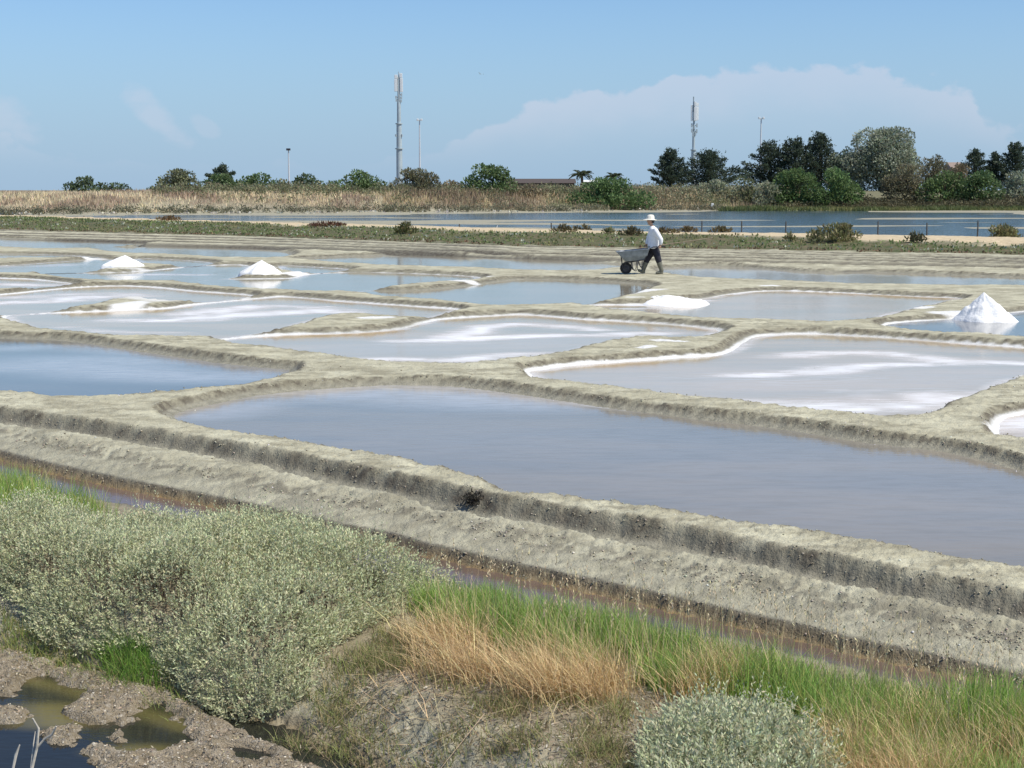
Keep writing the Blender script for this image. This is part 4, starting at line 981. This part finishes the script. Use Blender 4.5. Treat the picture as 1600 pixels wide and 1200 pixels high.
# samphire on the dike
q = scatter(DIKE, 16000); q = q[(np.abs(q[:, 0]/q[:, 1]) < .42)]
zq, m1q, m2q = ground(q[:, 0], q[:, 1]); k = (m2q[:, 1] > .35); q = q[k]; zq = zq[k]; sk = sdpoly(DIKE, q[:, 0], q[:, 1], 6.)
n = len(q); tone = fbm(q[:, 0]*.35, q[:, 1]*.35, 3, 2)
C = tints((.185, .235, .085), n, .3, rng, (.50, .52, .40), .12); C[(tone > .56)] = tints((.25, .25, .11), (tone > .56).sum(), .3)
edge = sk > -.9; C[edge] = tints((.21, .14, .085), edge.sum(), .3)
P = np.column_stack([q, zq-.02]); parts = []
for i in range(3):
    parts.append(leaves(P+rng.normal(size=P.shape)*np.array([.12, .12, 0]), rng.normal(size=P.shape)*.6+np.array([0, 0, 1]), .07+.12*rng.random(n), .09, C))
stuff('samphire_cover', parts, LEAF, 'low green samphire carpet covering the dike', 'ground cover')
# far bank: dry reeds, shore scrub, hedge, marsh grass
def band(n, px0, px1, s0, s1, r_=rng):
    ds = r_.random(n*3); px = px0+(px1-px0)*r_.random(n*3)
    # march out from the far shore
    shore = np.interp(px, [-200, 60, 200, 500, 800, 1000, 1200, 1600, 1900], [166, 164, 170, 175, 185, 198, 204, 198, 192])
    D = shore + s0+(s1-s0)*ds; X = (px-800)/F*D
    return np.column_stack([X, D])[:n], px[:n]
parts = []
q, px = band(17000, -80, 640, 7, 38); tone = fbm(q[:, 0]*.12, q[:, 1]*.12, 3, 3); n = len(q)
C = tints((.72, .60, .39), n, .22); k = tone > .53; C[k] = tints((.44, .33, .23), k.sum(), .25)
parts.append(blades(P3(q, -.1), .35+.42*rng.random(n)+.4*(tone-.5), rng.normal(size=(n, 2))*.22, .14, C))
q, px = band(13000, 600, 1260, 7, 30); tone = fbm(q[:, 0]*.14, q[:, 1]*.14, 3, 4); n = len(q)
C = tints((.52, .41, .25), n, .3); k = tone > .55; C[k] = tints((.30, .23, .15), k.sum(), .3); k = tone < .42; C[k] = tints((.26, .275, .14), k.sum(), .3)
parts.append(blades(P3(q, -.1), .5+.7*rng.random(n)+.7*(tone-.5), rng.normal(size=(n, 2))*.25, .15, C))
stuff('dry_reeds', parts, STRAW, 'dry tan grass and reeds covering the far bank', 'dry grass')
parts = []
def tuft_mass(q, h, per, colr, size, alt=None, palt=.1, spread=.5, asp=.6):
    n = len(q); P = P3(q, 0); tone = (.75+.6*fbm(q[:, 0]*.3, q[:, 1]*.3, 2, 6))
    for i in range(per):
        d = unit(rng.normal(size=(n, 3))); d[:, 2] = np.abs(d[:, 2])
        pp = P + d*np.column_stack([h*spread, h*spread, h])*(.45+.55*rng.random((n, 1)))
        C = tints(colr, n, .3, rng, alt, palt)*tone[:, None]
        parts.append(leaves(pp, d+rng.normal(size=(n, 3))*.5, size*(.6+.8*rng.random(n)), size*asp, C))
q, px = band(420, -80, 1130, 4.0, 8.5); tuft_mass(q, .45+.75*rng.random(len(q)), 42, (.17, .17, .11), .22, (.2, .17, .11), .15, .9)
q, px = band(430, 245, 1240, 18, 34); tuft_mass(q, .7+.9*rng.random(len(q)), 80, (.22, .23, .125), .28, (.25, .2, .13), .2, .9)
q, px = band(150, 990, 1245, 12, 22); tuft_mass(q, .8+.8*rng.random(len(q)), 80, (.27, .27, .165), .28, (.42, .33, .2), .3, .8)
q, px = band(260, 600, 1250, 9, 30); tuft_mass(q, .5+.9*rng.random(len(q)), 36, (.23, .235, .13), .24, (.2, .17, .11), .2, .9)
q, px = band(90, 300, 640, 12, 30); tuft_mass(q, .6+.8*rng.random(len(q)), 36, (.21, .225, .12), .24, (.22, .18, .11), .2, .9)
stuff('shore_scrub', parts, LEAF, 'low dark scrub along the far lagoon shore', 'scrub'); parts = []
q, px = band(520, 1225, 1700, 6.5, 13); tuft_mass(q, .7+.6*rng.random(len(q)), 60, (.14, .13, .075), .26, (.12, .10, .05), .2, .75)
stuff('hedge_mass', parts, LEAF, 'dense dark brown green thicket above the marsh grass', 'thicket'); parts = []
q, px = band(9000, 1120, 1750, 3.0, 8.0); n = len(q); tone = fbm(q[:, 0]*.2, q[:, 1]*.2, 3, 5); C = tints((.22, .225, .09), n, .25); k = tone > .55; C[k] = tints((.14, .17, .065), k.sum(), .25)
parts.append(blades(P3(q, -.05), .35+.5*rng.random(n)*tone*1.6, rng.normal(size=(n, 2))*.4, .16, C))
stuff('marsh_grass', parts, LEAF, 'pale green marsh grass along the far shore', 'grass')
# pale stones at the far waterline
parts = []
q, px = band(150, 0, 1100, 2.0, 4.5); n = len(q); P = P3(q, 0)
for i in range(4): parts.append(leaves(P+rng.normal(size=P.shape)*.12, rng.normal(size=P.shape)+np.array([0, 0, .6]), .3, .25, tints((.5, .47, .40), n, .25)))
stuff('shore_stones', parts, STRAW, 'pale stones and driftwood scattered on the far waterline', 'stones')
# ---------------------------------------------------------------- foreground plants
def GP(pts, z=.03): return np.array([G(x, y, z) for x, y in pts])
TWIG = plain('twig_bark', (.16, .12, .085), .9, scale=20)
def sprigs(o, P, N_, n_leaf, leaf, colr, r_, ln=.12):
    """leafy shoots at P pointing along N_"""
    n = len(P); ax = unit(N_); parts = []
    for k in range(n_leaf):
        t = (k+.5*r_.random(n))/n_leaf
        side = unit(np.cross(ax, r_.normal(size=(n, 3))))
        b = P + ax*(t*ln)[:, None]
        d = ax*(.35+.75*t[:, None]) + side*(1.0-.35*t[:, None])
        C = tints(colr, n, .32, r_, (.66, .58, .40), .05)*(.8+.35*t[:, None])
        L = leaf*(.7+.6*r_.random(n))*(1.1-.35*t)
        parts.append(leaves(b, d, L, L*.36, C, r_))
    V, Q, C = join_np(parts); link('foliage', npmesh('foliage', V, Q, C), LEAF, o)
def mound_shrub(name, poly_, H, n, label, seed, colr, edge=.45, leaf=.033, n_leaf=11, side=.3):
    r_ = np.random.default_rng(seed); c0 = poly_.mean(0); gb = gz1(*c0)
    o = empty(name, (c0[0], c0[1], gb)); tag(o, label, 'shrub')
    def hf(x, y):
        d = -sdpoly(poly_, x, y, 1.0) + (fbm(x*2.2, y*2.2, 2, 4)-.5)*.22
        lump = .62+.55*fbm(x*1.7+5, y*1.7, 2, 7)+.42*(fbm(x*4.5, y*4.5, 2, 8)-.5)
        return H*lump*np.sqrt(sstep(0, edge, d))
    q = scatter(poly_, int(n*1.0), r_); q = q[np.abs(q[:, 0]) < 5.5]
    h = hf(q[:, 0], q[:, 1]); e = .04
    gx = (hf(q[:, 0]+e, q[:, 1])-h)/e; gy = (hf(q[:, 0], q[:, 1]+e)-h)/e
    gr = gz(q[:, 0], q[:, 1])
    nrm = np.column_stack([-gx, -gy, np.ones(len(q))*.9]); nl = np.linalg.norm(nrm, axis=1, keepdims=True); nrm = nrm/nl
    k = h > .05; q = q[k]; h = h[k]; nrm = nrm[k]; gr = gr[k]
    z = gr + np.maximum(h-.10-.10*r_.random(len(q))**2, .02)
    P = np.column_stack([q, z])-np.array([c0[0], c0[1], gb]); Nv = nrm*.9+np.array([0, 0, .7])+r_.normal(size=P.shape)*.33
    # steep flanks: shoots spread over the full height
    m = int(n*side); i = np.where(h < H*.75)[0]; i = r_.choice(i, m); zz = gr[i]+h[i]*(.1+.8*r_.random(m))
    Pf = np.column_stack([q[i]+r_.normal(size=(m, 2))*.02, zz])-np.array([c0[0], c0[1], gb]); Nf = nrm[i]*1.0+np.array([0, 0, .25])+r_.normal(size=(m, 3))*.4
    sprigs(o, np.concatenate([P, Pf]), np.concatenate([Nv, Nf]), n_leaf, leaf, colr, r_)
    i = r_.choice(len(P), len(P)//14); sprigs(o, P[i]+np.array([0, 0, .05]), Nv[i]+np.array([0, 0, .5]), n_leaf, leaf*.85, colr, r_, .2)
    # woody stems
    j = r_.choice(len(P), min(1400, len(P)))
    b = P[j].copy(); b[:, 2] = gr[j]-gb-.02; b[:, :2] += r_.normal(size=(len(j), 2))*.05
    V, Q, C = blades(b, (P[j][:, 2]-b[:, 2])+.04, r_.normal(size=(len(j), 2))*.2, .008, tints((.17, .13, .09), len(j), .3, r_), r=r_)
    link('stems', npmesh('stems', V, Q, C), STRAW, o)['kind'] = 'stuff'
    return o
BIG = GP([(-330,880),(-120,905),(0,935),(60,975),(120,992),(200,1003),(255,1015),(300,1042),(345,1066),(400,1080),(455,1070),(525,1036),(600,988),(655,960),(705,935),(690,925),(600,930),(520,905),(400,882),(300,866),(200,862),(0,858),(-120,850),(-330,830)], .05)
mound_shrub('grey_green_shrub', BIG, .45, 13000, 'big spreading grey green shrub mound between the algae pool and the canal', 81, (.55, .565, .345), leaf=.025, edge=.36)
SM = GP([(1000,1220),(1040,1168),(1110,1146),(1180,1148),(1250,1178),(1290,1230),(1290,1310),(1200,1350),(1080,1350),(1000,1300)], .05)
mound_shrub('grey_green_shrub', SM, .23, 2600, 'small round grey green shrub among the dry and green grass', 82, (.50, .52, .33), edge=.22, leaf=.029)
def grass(polyz, n, h0, h1, lean, ljit, w, colr, v=.25, alt=None, palt=0, clump=.0, droop=.35):
    P_ = GP(polyz)
    if clump:
        c = scatter(P_, max(8, n//150)); q = c[rng.integers(0, len(c), n)] + rng.normal(size=(n, 2))*clump
    else: q = scatter(P_, n)
    sdc = sdpoly(CANAL, q[:, 0], q[:, 1], 1.0); q = q[sdc > .02]; n = len(q)
    ln = np.array(lean)[None]+rng.normal(size=(n, 2))*ljit
    return blades(P3(q, -.015), h0+(h1-h0)*rng.random(n)**1.3, ln, w*(.7+.6*rng.random(n)), tints(colr, n, v, rng, alt, palt), droop, levels=(0, .4, .75, 1))
LUSH = (.30, .45, .11); YG = (.47, .47, .155); TAN = (.82, .63, .34); RUST = (.60, .42, .23)
parts = [
 grass([(660,968),(730,962),(850,985),(1000,1015),(1150,1055),(1245,1085),(1240,1120),(1100,1105),(950,1085),(800,1050),(690,1010)], 12500, .12, .27, (-.05, 0), .30, .0078, LUSH, .3, YG, .22, .07),
 grass([(1000,1095),(1240,1098),(1400,1125),(1520,1138),(1620,1155),(1680,1330),(1380,1330),(1290,1200),(1230,1130)], 12500, .12, .28, (.05, 0), .32, .0078, LUSH, .3, YG, .26, .08),
 grass([(1490,1105),(1640,1140),(1660,1210),(1520,1180)], 2800, .18, .34, (.12, -.1), .25, .008, (.29, .46, .095), .25, YG, .15, .06),
 grass([(-80,752),(40,762),(110,785),(200,805),(240,830),(100,830),(-80,812)], 2600, .16, .32, (.05, 0), .25, .008, LUSH, .3, YG, .3, .08),
 grass([(0,940),(120,990),(260,1020),(330,1090),(260,1075),(140,1035),(0,985)], 2600, .06, .15, (0, -.1), .45, .006, (.26, .33, .09), .35, (.46, .39, .17), .3),
 grass([(150,985),(230,1000),(250,1035),(170,1025)], 700, .1, .2, (0, -.1), .4, .007, (.19, .33, .065), .3),
 grass([(430,1120),(480,1075),(560,1030),(640,985),(700,1010),(640,1060),(520,1120)], 3800, .04, .13, (0, 0), .5, .006, (.27, .31, .11), .4, (.46, .37, .21), .45, .06),
 grass([(450,1108),(620,1010),(800,1060),(1000,1120),(1020,1290),(560,1290)], 15000, .03, .12, (0, 0), .6, .006, (.26, .28, .10), .4, (.40, .31, .18), .45, .07),
 grass([(640,925),(720,930),(850,957),(1000,980),(1150,1003),(1250,1040),(1460,1090),(1600,1125),(1600,1145),(1400,1105),(1240,1075),(1000,1018),(850,992),(700,962)], 5500, .03, .09, (0, 0), .4, .006, (.22, .27, .09), .35, (.42, .34, .19), .35, .05),
 grass([(250,770),(420,800),(520,830),(500,845),(300,800)], 500, .1, .22, (0, 0), .3, .006, YG, .3)]
stuff('green_grass', parts, LEAF, 'fresh green grass tufts along the brown canal', 'grass')
parts = [
 grass([(595,1025),(650,1010),(740,1020),(850,1045),(950,1070),(1000,1095),(960,1120),(850,1112),(720,1082),(640,1055)], 3600, .16, .36, (-.28, -.2), .42, .0055, TAN, .25, RUST, .4, .09),
 grass([(1000,1080),(1100,1070),(1200,1095),(1190,1120),(1050,1125)], 900, .15, .32, (-.15, -.1), .35, .0055, TAN, .25, RUST, .4, .07),
 grass([(1270,1140),(1380,1135),(1450,1170),(1500,1225),(1500,1320),(1280,1320)], 3000, .16, .36, (-.18, -.18), .42, .0055, TAN, .25, RUST, .45, .08),
 grass([(1500,1190),(1640,1180),(1660,1290),(1500,1290)], 1100, .15, .34, (-.2, -.1), .32, .0055, TAN, .25, RUST, .35, .07),
 grass([(660,980),(850,1000),(1150,1050),(1460,1110),(1620,1140),(1620,1260),(1200,1120),(900,1080),(680,1020)], 600, .28, .52, (0, -.05), .22, .0045, (.60, .48, .28), .2, None, 0, 0, .5),
 grass([(-80,752),(40,762),(200,800),(500,850),(680,920),(600,930),(300,840),(-80,815)], 170, .3, .52, (.05, 0), .2, .0045, (.60, .48, .28), .2),
 grass([(560,1060),(700,1050),(1000,1110),(950,1190),(650,1150)], 130, .22, .48, (-.8, -.5), .8, .006, (.58, .44, .26), .2, None, 0, 0, 1.2)]
# seed heads of the tall stems
P_ = scatter(GP([(660,980),(850,1000),(1150,1050),(1460,1110),(1620,1140),(1620,1260),(1200,1120),(900,1080),(680,1020)]), 260)
hh = .36+.18*rng.random(len(P_)); b = P3(P_); tip = b+np.column_stack([rng.normal(size=(len(P_), 2))*.06, hh])
parts.append(blades(b, hh, (tip-b)[:, :2]/hh[:, None], .004, tints((.58, .46, .27), len(b), .2)))
for i in range(7): parts.append(leaves(tip-np.array([0, 0, .012])*i, rng.normal(size=tip.shape)*.35+np.array([0, 0, 1]), .022, .007, tints((.66, .54, .34), len(tip), .15)))
stuff('dry_grass', parts, STRAW, 'straw coloured dry grass drooping over the foreground bank', 'dry grass')
# litter on the bare foreground soil
q = scatter(GP([(430,1130),(620,1000),(1000,1090),(1300,1130),(1300,1300),(560,1300)], .05), 9000); n = len(q)
parts = [leaves(P3(q, .004), rng.normal(size=(n, 3))*np.array([1, 1, .25]), .015+.035*rng.random(n), .008, tints((.30, .24, .17), n, .4, rng, (.55, .50, .42), .2))]
q = scatter(GP([(0,945),(200,1010),(330,1095),(450,1125),(620,1200),(520,1190),(300,1100),(0,1000)], .0), 1800); n = len(q)
parts.append(leaves(P3(q, .003), rng.normal(size=(n, 3))*np.array([1, 1, .3]), .012+.025*rng.random(n), .008, tints((.26, .20, .13), n, .4, rng, (.5, .46, .38), .15)))
stuff('plant_litter', parts, STRAW, 'dry plant bits strewn over the bare foreground soil', 'litter')

# ---------------------------------------------------------------- algae mats on the pool
sc_ = lambda L: [(x/5, 1000+y/5) for x, y in L]
MATS = [sc_(m) for m in (
 [(-200,90),(0,100),(150,100),(330,140),(430,180),(420,230),(330,260),(240,290),(180,380),(60,410),(-200,430)],
 [(420,270),(520,200),(700,240),(1000,330),(1250,380),(1380,470),(1200,490),(1050,560),(850,640),(700,650),(600,620),(520,590),(500,530),(640,470),(700,380),(560,330),(450,300)],
 [(-200,510),(0,520),(100,540),(230,590),(170,630),(40,650),(-200,650)],
 [(320,720),(480,690),(560,640),(620,660),(600,700),(660,740),(600,790),(500,800),(440,780),(380,740)],
 [(850,650),(950,610),(1070,610),(960,670)], [(700,850),(780,820),(950,850),(900,880),(1200,870),(1220,920),(1400,810),(1500,820),(1480,960),(1440,1080),(1000,1150),(800,980)],
 [(1280,480),(1400,480),(1600,590),(1800,700),(2000,800),(2300,930),(2600,1050),(2600,1200),(1500,1200),(1500,900),(1560,780),(1430,620)], [(870,710),(1040,690),(1000,720),(940,780),(880,750)], [(530,820),(600,800),(600,840),(540,840)])]
MATS = [GP(m, -.15) for m in MATS]
hole = GP(sc_([(1760,830),(1900,810),(2200,860),(2150,930),(1850,930)]), -.15)
xs = np.arange(-4.2, .2, .011); yv = np.arange(6.2, 9.6, .013); mx, my = np.meshgrid(xs, yv); fx_, fy_ = mx.ravel(), my.ravel()
s_ = np.full(fx_.shape, 9.)
for m_ in MATS: s_ = np.minimum(s_, sdpoly(m_, fx_, fy_, 1.))
s_ = np.maximum(s_, -sdpoly(hole, fx_, fy_, 1.))
nb = fbm(fx_*9, fy_*9, 3, 1); nf_ = fbm(fx_*34, fy_*34, 3, 4)
s_ = s_ - .035 + (nb-.5)*.17 + (nf_-.5)*.08
crack = np.abs(fbm(fx_*6+3, fy_*6, 2, 9)-.5)
zz = -.172 + .030*sstep(.01, -.05, s_) + .022*sstep(0, -.1, s_)*nb*1.6 + .055*(nf_-.45)*sstep(.0, -.04, s_) - .03*sstep(.03, .0, crack)*sstep(0, -.03, s_)
keep = (s_ < .02).reshape(mx.shape); cell = keep[:-1, :-1] & keep[1:, :-1] & keep[:-1, 1:] & keep[1:, 1:]
w_ = mx.shape[1]; idx = (np.arange(mx.shape[0]-1)[:, None]*w_+np.arange(w_-1)[None])[cell]; Fq = np.stack([idx, idx+1, idx+w_+1, idx+w_], 1)
u, inv = np.unique(Fq, return_inverse=True)
ma = M('algae_crust'); n1 = ma.noise(30, 5, .65); n2 = ma.noise(7, 4); n3 = ma.noise(90, 3, .6)
cc = ma.mix(ma.ss(n2, .35, .65), (.27, .215, .135), (.43, .355, .25)); cc = ma.mix(ma.math('MULTIPLY', ma.ss(n1, .52, .66), .7), cc, (.56, .50, .41)); cc = ma.mix(ma.math('MULTIPLY', ma.ss(n3, .58, .7), .7), cc, (.13, .085, .05))
n4 = ma.noise(150, 2, .6); cc = ma.mix(ma.math('MULTIPLY', ma.ss(n4, .60, .70), .6), cc, (.66, .60, .50))
ma.base(cc); ma.rough(.85); ma.bump(ma.math('ADD', n1, n3), 1.0, .035)
o = link('algae_mat', npmesh('algae_mat', np.column_stack([fx_, fy_, zz])[u], inv.reshape(-1, 4), smooth=True), ma.m); tag(o, 'crusty brown algae mats floating on the dark pool', 'algae', kind='stuff')
ki = np.where(s_ < -.04)[0]; ki = rng.choice(ki, 3000); n = len(ki); Pm = np.column_stack([fx_, fy_, zz])[ki]
fl = leaves(Pm+np.array([0, 0, .003]), rng.normal(size=(n, 3))*np.array([1, 1, .55]), .008+.016*rng.random(n), .009, tints((.42, .34, .235), n, .4, rng, (.64, .58, .47), .28))
stuff('algae_flakes', [fl], STRAW, 'curled dry flakes on the floating algae mats', 'algae')
# dead twig
tx, ty = G(38, 1230, -.14); m = MB()
m.tube([(0, 0, -.08), (.03, .02, .08), (.06, .03, .20), (.075, .02, .30), (.055, .0, .36)], [.008, .008, .007, .006, .004], 7)
m.tube([(.062, .03, .20), (.10, .03, .245), (.14, .02, .27), (.165, .01, .315)], [.006, .0055, .006, .004], 7); m.tube([(.03, .02, .10), (.035, .05, .2), (.045, .06, .27)], [.004, .003, .002], 6)
o = m.build('dead_twig', plain('bleached_wood', (.62, .56, .46), .8, scale=30)); o.location = (tx, ty, -.15); tag(o, 'bleached forked dead twig sticking out of the algae pool', 'twig')
tx, ty = G(10, 1245, -.14); m = MB(); m.tube([(0, 0, -.08), (.03, 0, .12), (.055, 0, .22), (.075, 0, .27)], [.007, .006, .008, .003], 7)
o = m.build('dead_twig', bpy.data.materials['bleached_wood']); o.location = (tx, ty, -.15); tag(o, 'short straight bleached twig beside the forked one', 'twig')

# ---------------------------------------------------------------- clods and shells on the banks
def clods(q, size, C, lift=.3):
    n = len(q); P = P3(q); s = size*(.5+rng.random(n)**2); P[:, 2] += s*lift
    o6 = np.array([(1, 0, 0), (-1, 0, 0), (0, 1, 0), (0, -1, 0), (0, 0, .7), (0, 0, -.7)], float)
    a = rng.random(n)*6.283; ca, sa = np.cos(a), np.sin(a)
    V = o6[None]*(.6+.8*rng.random((n, 6, 1)))*s[:, None, None]
    V = np.stack([V[..., 0]*ca[:, None]-V[..., 1]*sa[:, None], V[..., 0]*sa[:, None]+V[..., 1]*ca[:, None], V[..., 2]], 2)+P[:, None]
    f8 = np.array([(0, 2, 4), (2, 1, 4), (1, 3, 4), (3, 0, 4), (2, 0, 5), (1, 2, 5), (3, 1, 5), (0, 3, 5)])
    Q = (np.arange(n)*6)[:, None, None]+f8[None]
    return V.reshape(-1, 3), Q.reshape(-1, 3), np.repeat(C, 6, 0)
cand = np.column_stack([rng.uniform(-.42, .42, 130000), 1/rng.uniform(1/24, 1/7.2, 130000)]); cand[:, 0] *= cand[:, 1]
_, mA, _m = ground(cand[:, 0], cand[:, 1]); scn_ = sdpoly(CANAL, cand[:, 0], cand[:, 1], 3.); dT = dline(TRENCH, cand[:, 0], cand[:, 1])
far_side = cand[:, 1] > np.interp(cand[:, 0], [-9, -3, 0, 2, 6], [17, 13.4, 10.6, 8.6, 5.2])
pr = mA[:, 3]*.55*far_side + .5*far_side*sstep(.24, .36, scn_)*sstep(.62, .5, scn_)*(fbm(cand[:, 0]*2, cand[:, 1]*2, 2, 3) > .45) + .012*far_side
k = (rng.random(len(cand)) < pr) & (sdpoly(POLY[0], cand[:, 0], cand[:, 1], 1.) > .05); q = cand[k][:16000]; n = len(q)
parts = [clods(q, .0085*(q[:, 1]/11)**.5, tints((.46, .42, .32), n, .3, rng, (.30, .26, .19), .2))]
k = far_side & (scn_ > .1) & (dT > .45) & (rng.random(len(cand)) < .006); q = cand[k][:420]; parts.append(clods(q, .010, tints((.8, .78, .72), len(q), .12)))
V, Q, C = join_np(parts); o = link('mud_clods', npmesh('mud_clods', V, Q, C), STRAW); tag(o, 'crumbled mud clods and bits of shell along the mud banks', 'clods', kind='stuff')
# a dark weed plug where the brine pond drains into the trench
px_, py_ = G(740, 781, .05); r_ = np.random.default_rng(5); n = 260
V, Q, C = leaves(r_.normal(size=(n, 3))*np.array([.045, .03, .025])+np.array([0, 0, .03]), r_.normal(size=(n, 3))+np.array([0, 0, .3]), .05, .012, tints((.05, .045, .035), n, .4, r_), r_)
o = link('weed_plug', npmesh('weed_plug', V, Q, C), LEAF); o.location = (px_, py_, gz1(px_, py_)); tag(o, 'small dark tangle of weed plugging the sluice of the brine pond bank', 'weed', kind='stuff')
# gull
gx, gzz = XZ(751, 116, 180); m = MB(); m.rings([(0, -.22, 0, .01, .01), (0, -.1, 0, .05, .05), (0, .05, 0, .05, .05), (0, .25, .01, .02, .01)], 8)
m.add([(-.03, -.06, .02), (-.03, .07, .02), (-.3, .05, .13), (-.3, -.06, .13), (-.55, .1, .06), (.03, -.06, .02), (.03, .07, .02), (.3, .05, .13), (.3, -.06, .13), (.55, .1, .06)], [(0, 1, 2, 3), (3, 2, 4), (5, 8, 7, 6), (8, 9, 7)])
o = m.build('gull', WHITEP); o.location = (gx, 180, gzz); o.rotation_euler = (0, .2, .6); tag(o, 'small pale gull flying in the sky right of the taller mast', 'bird')
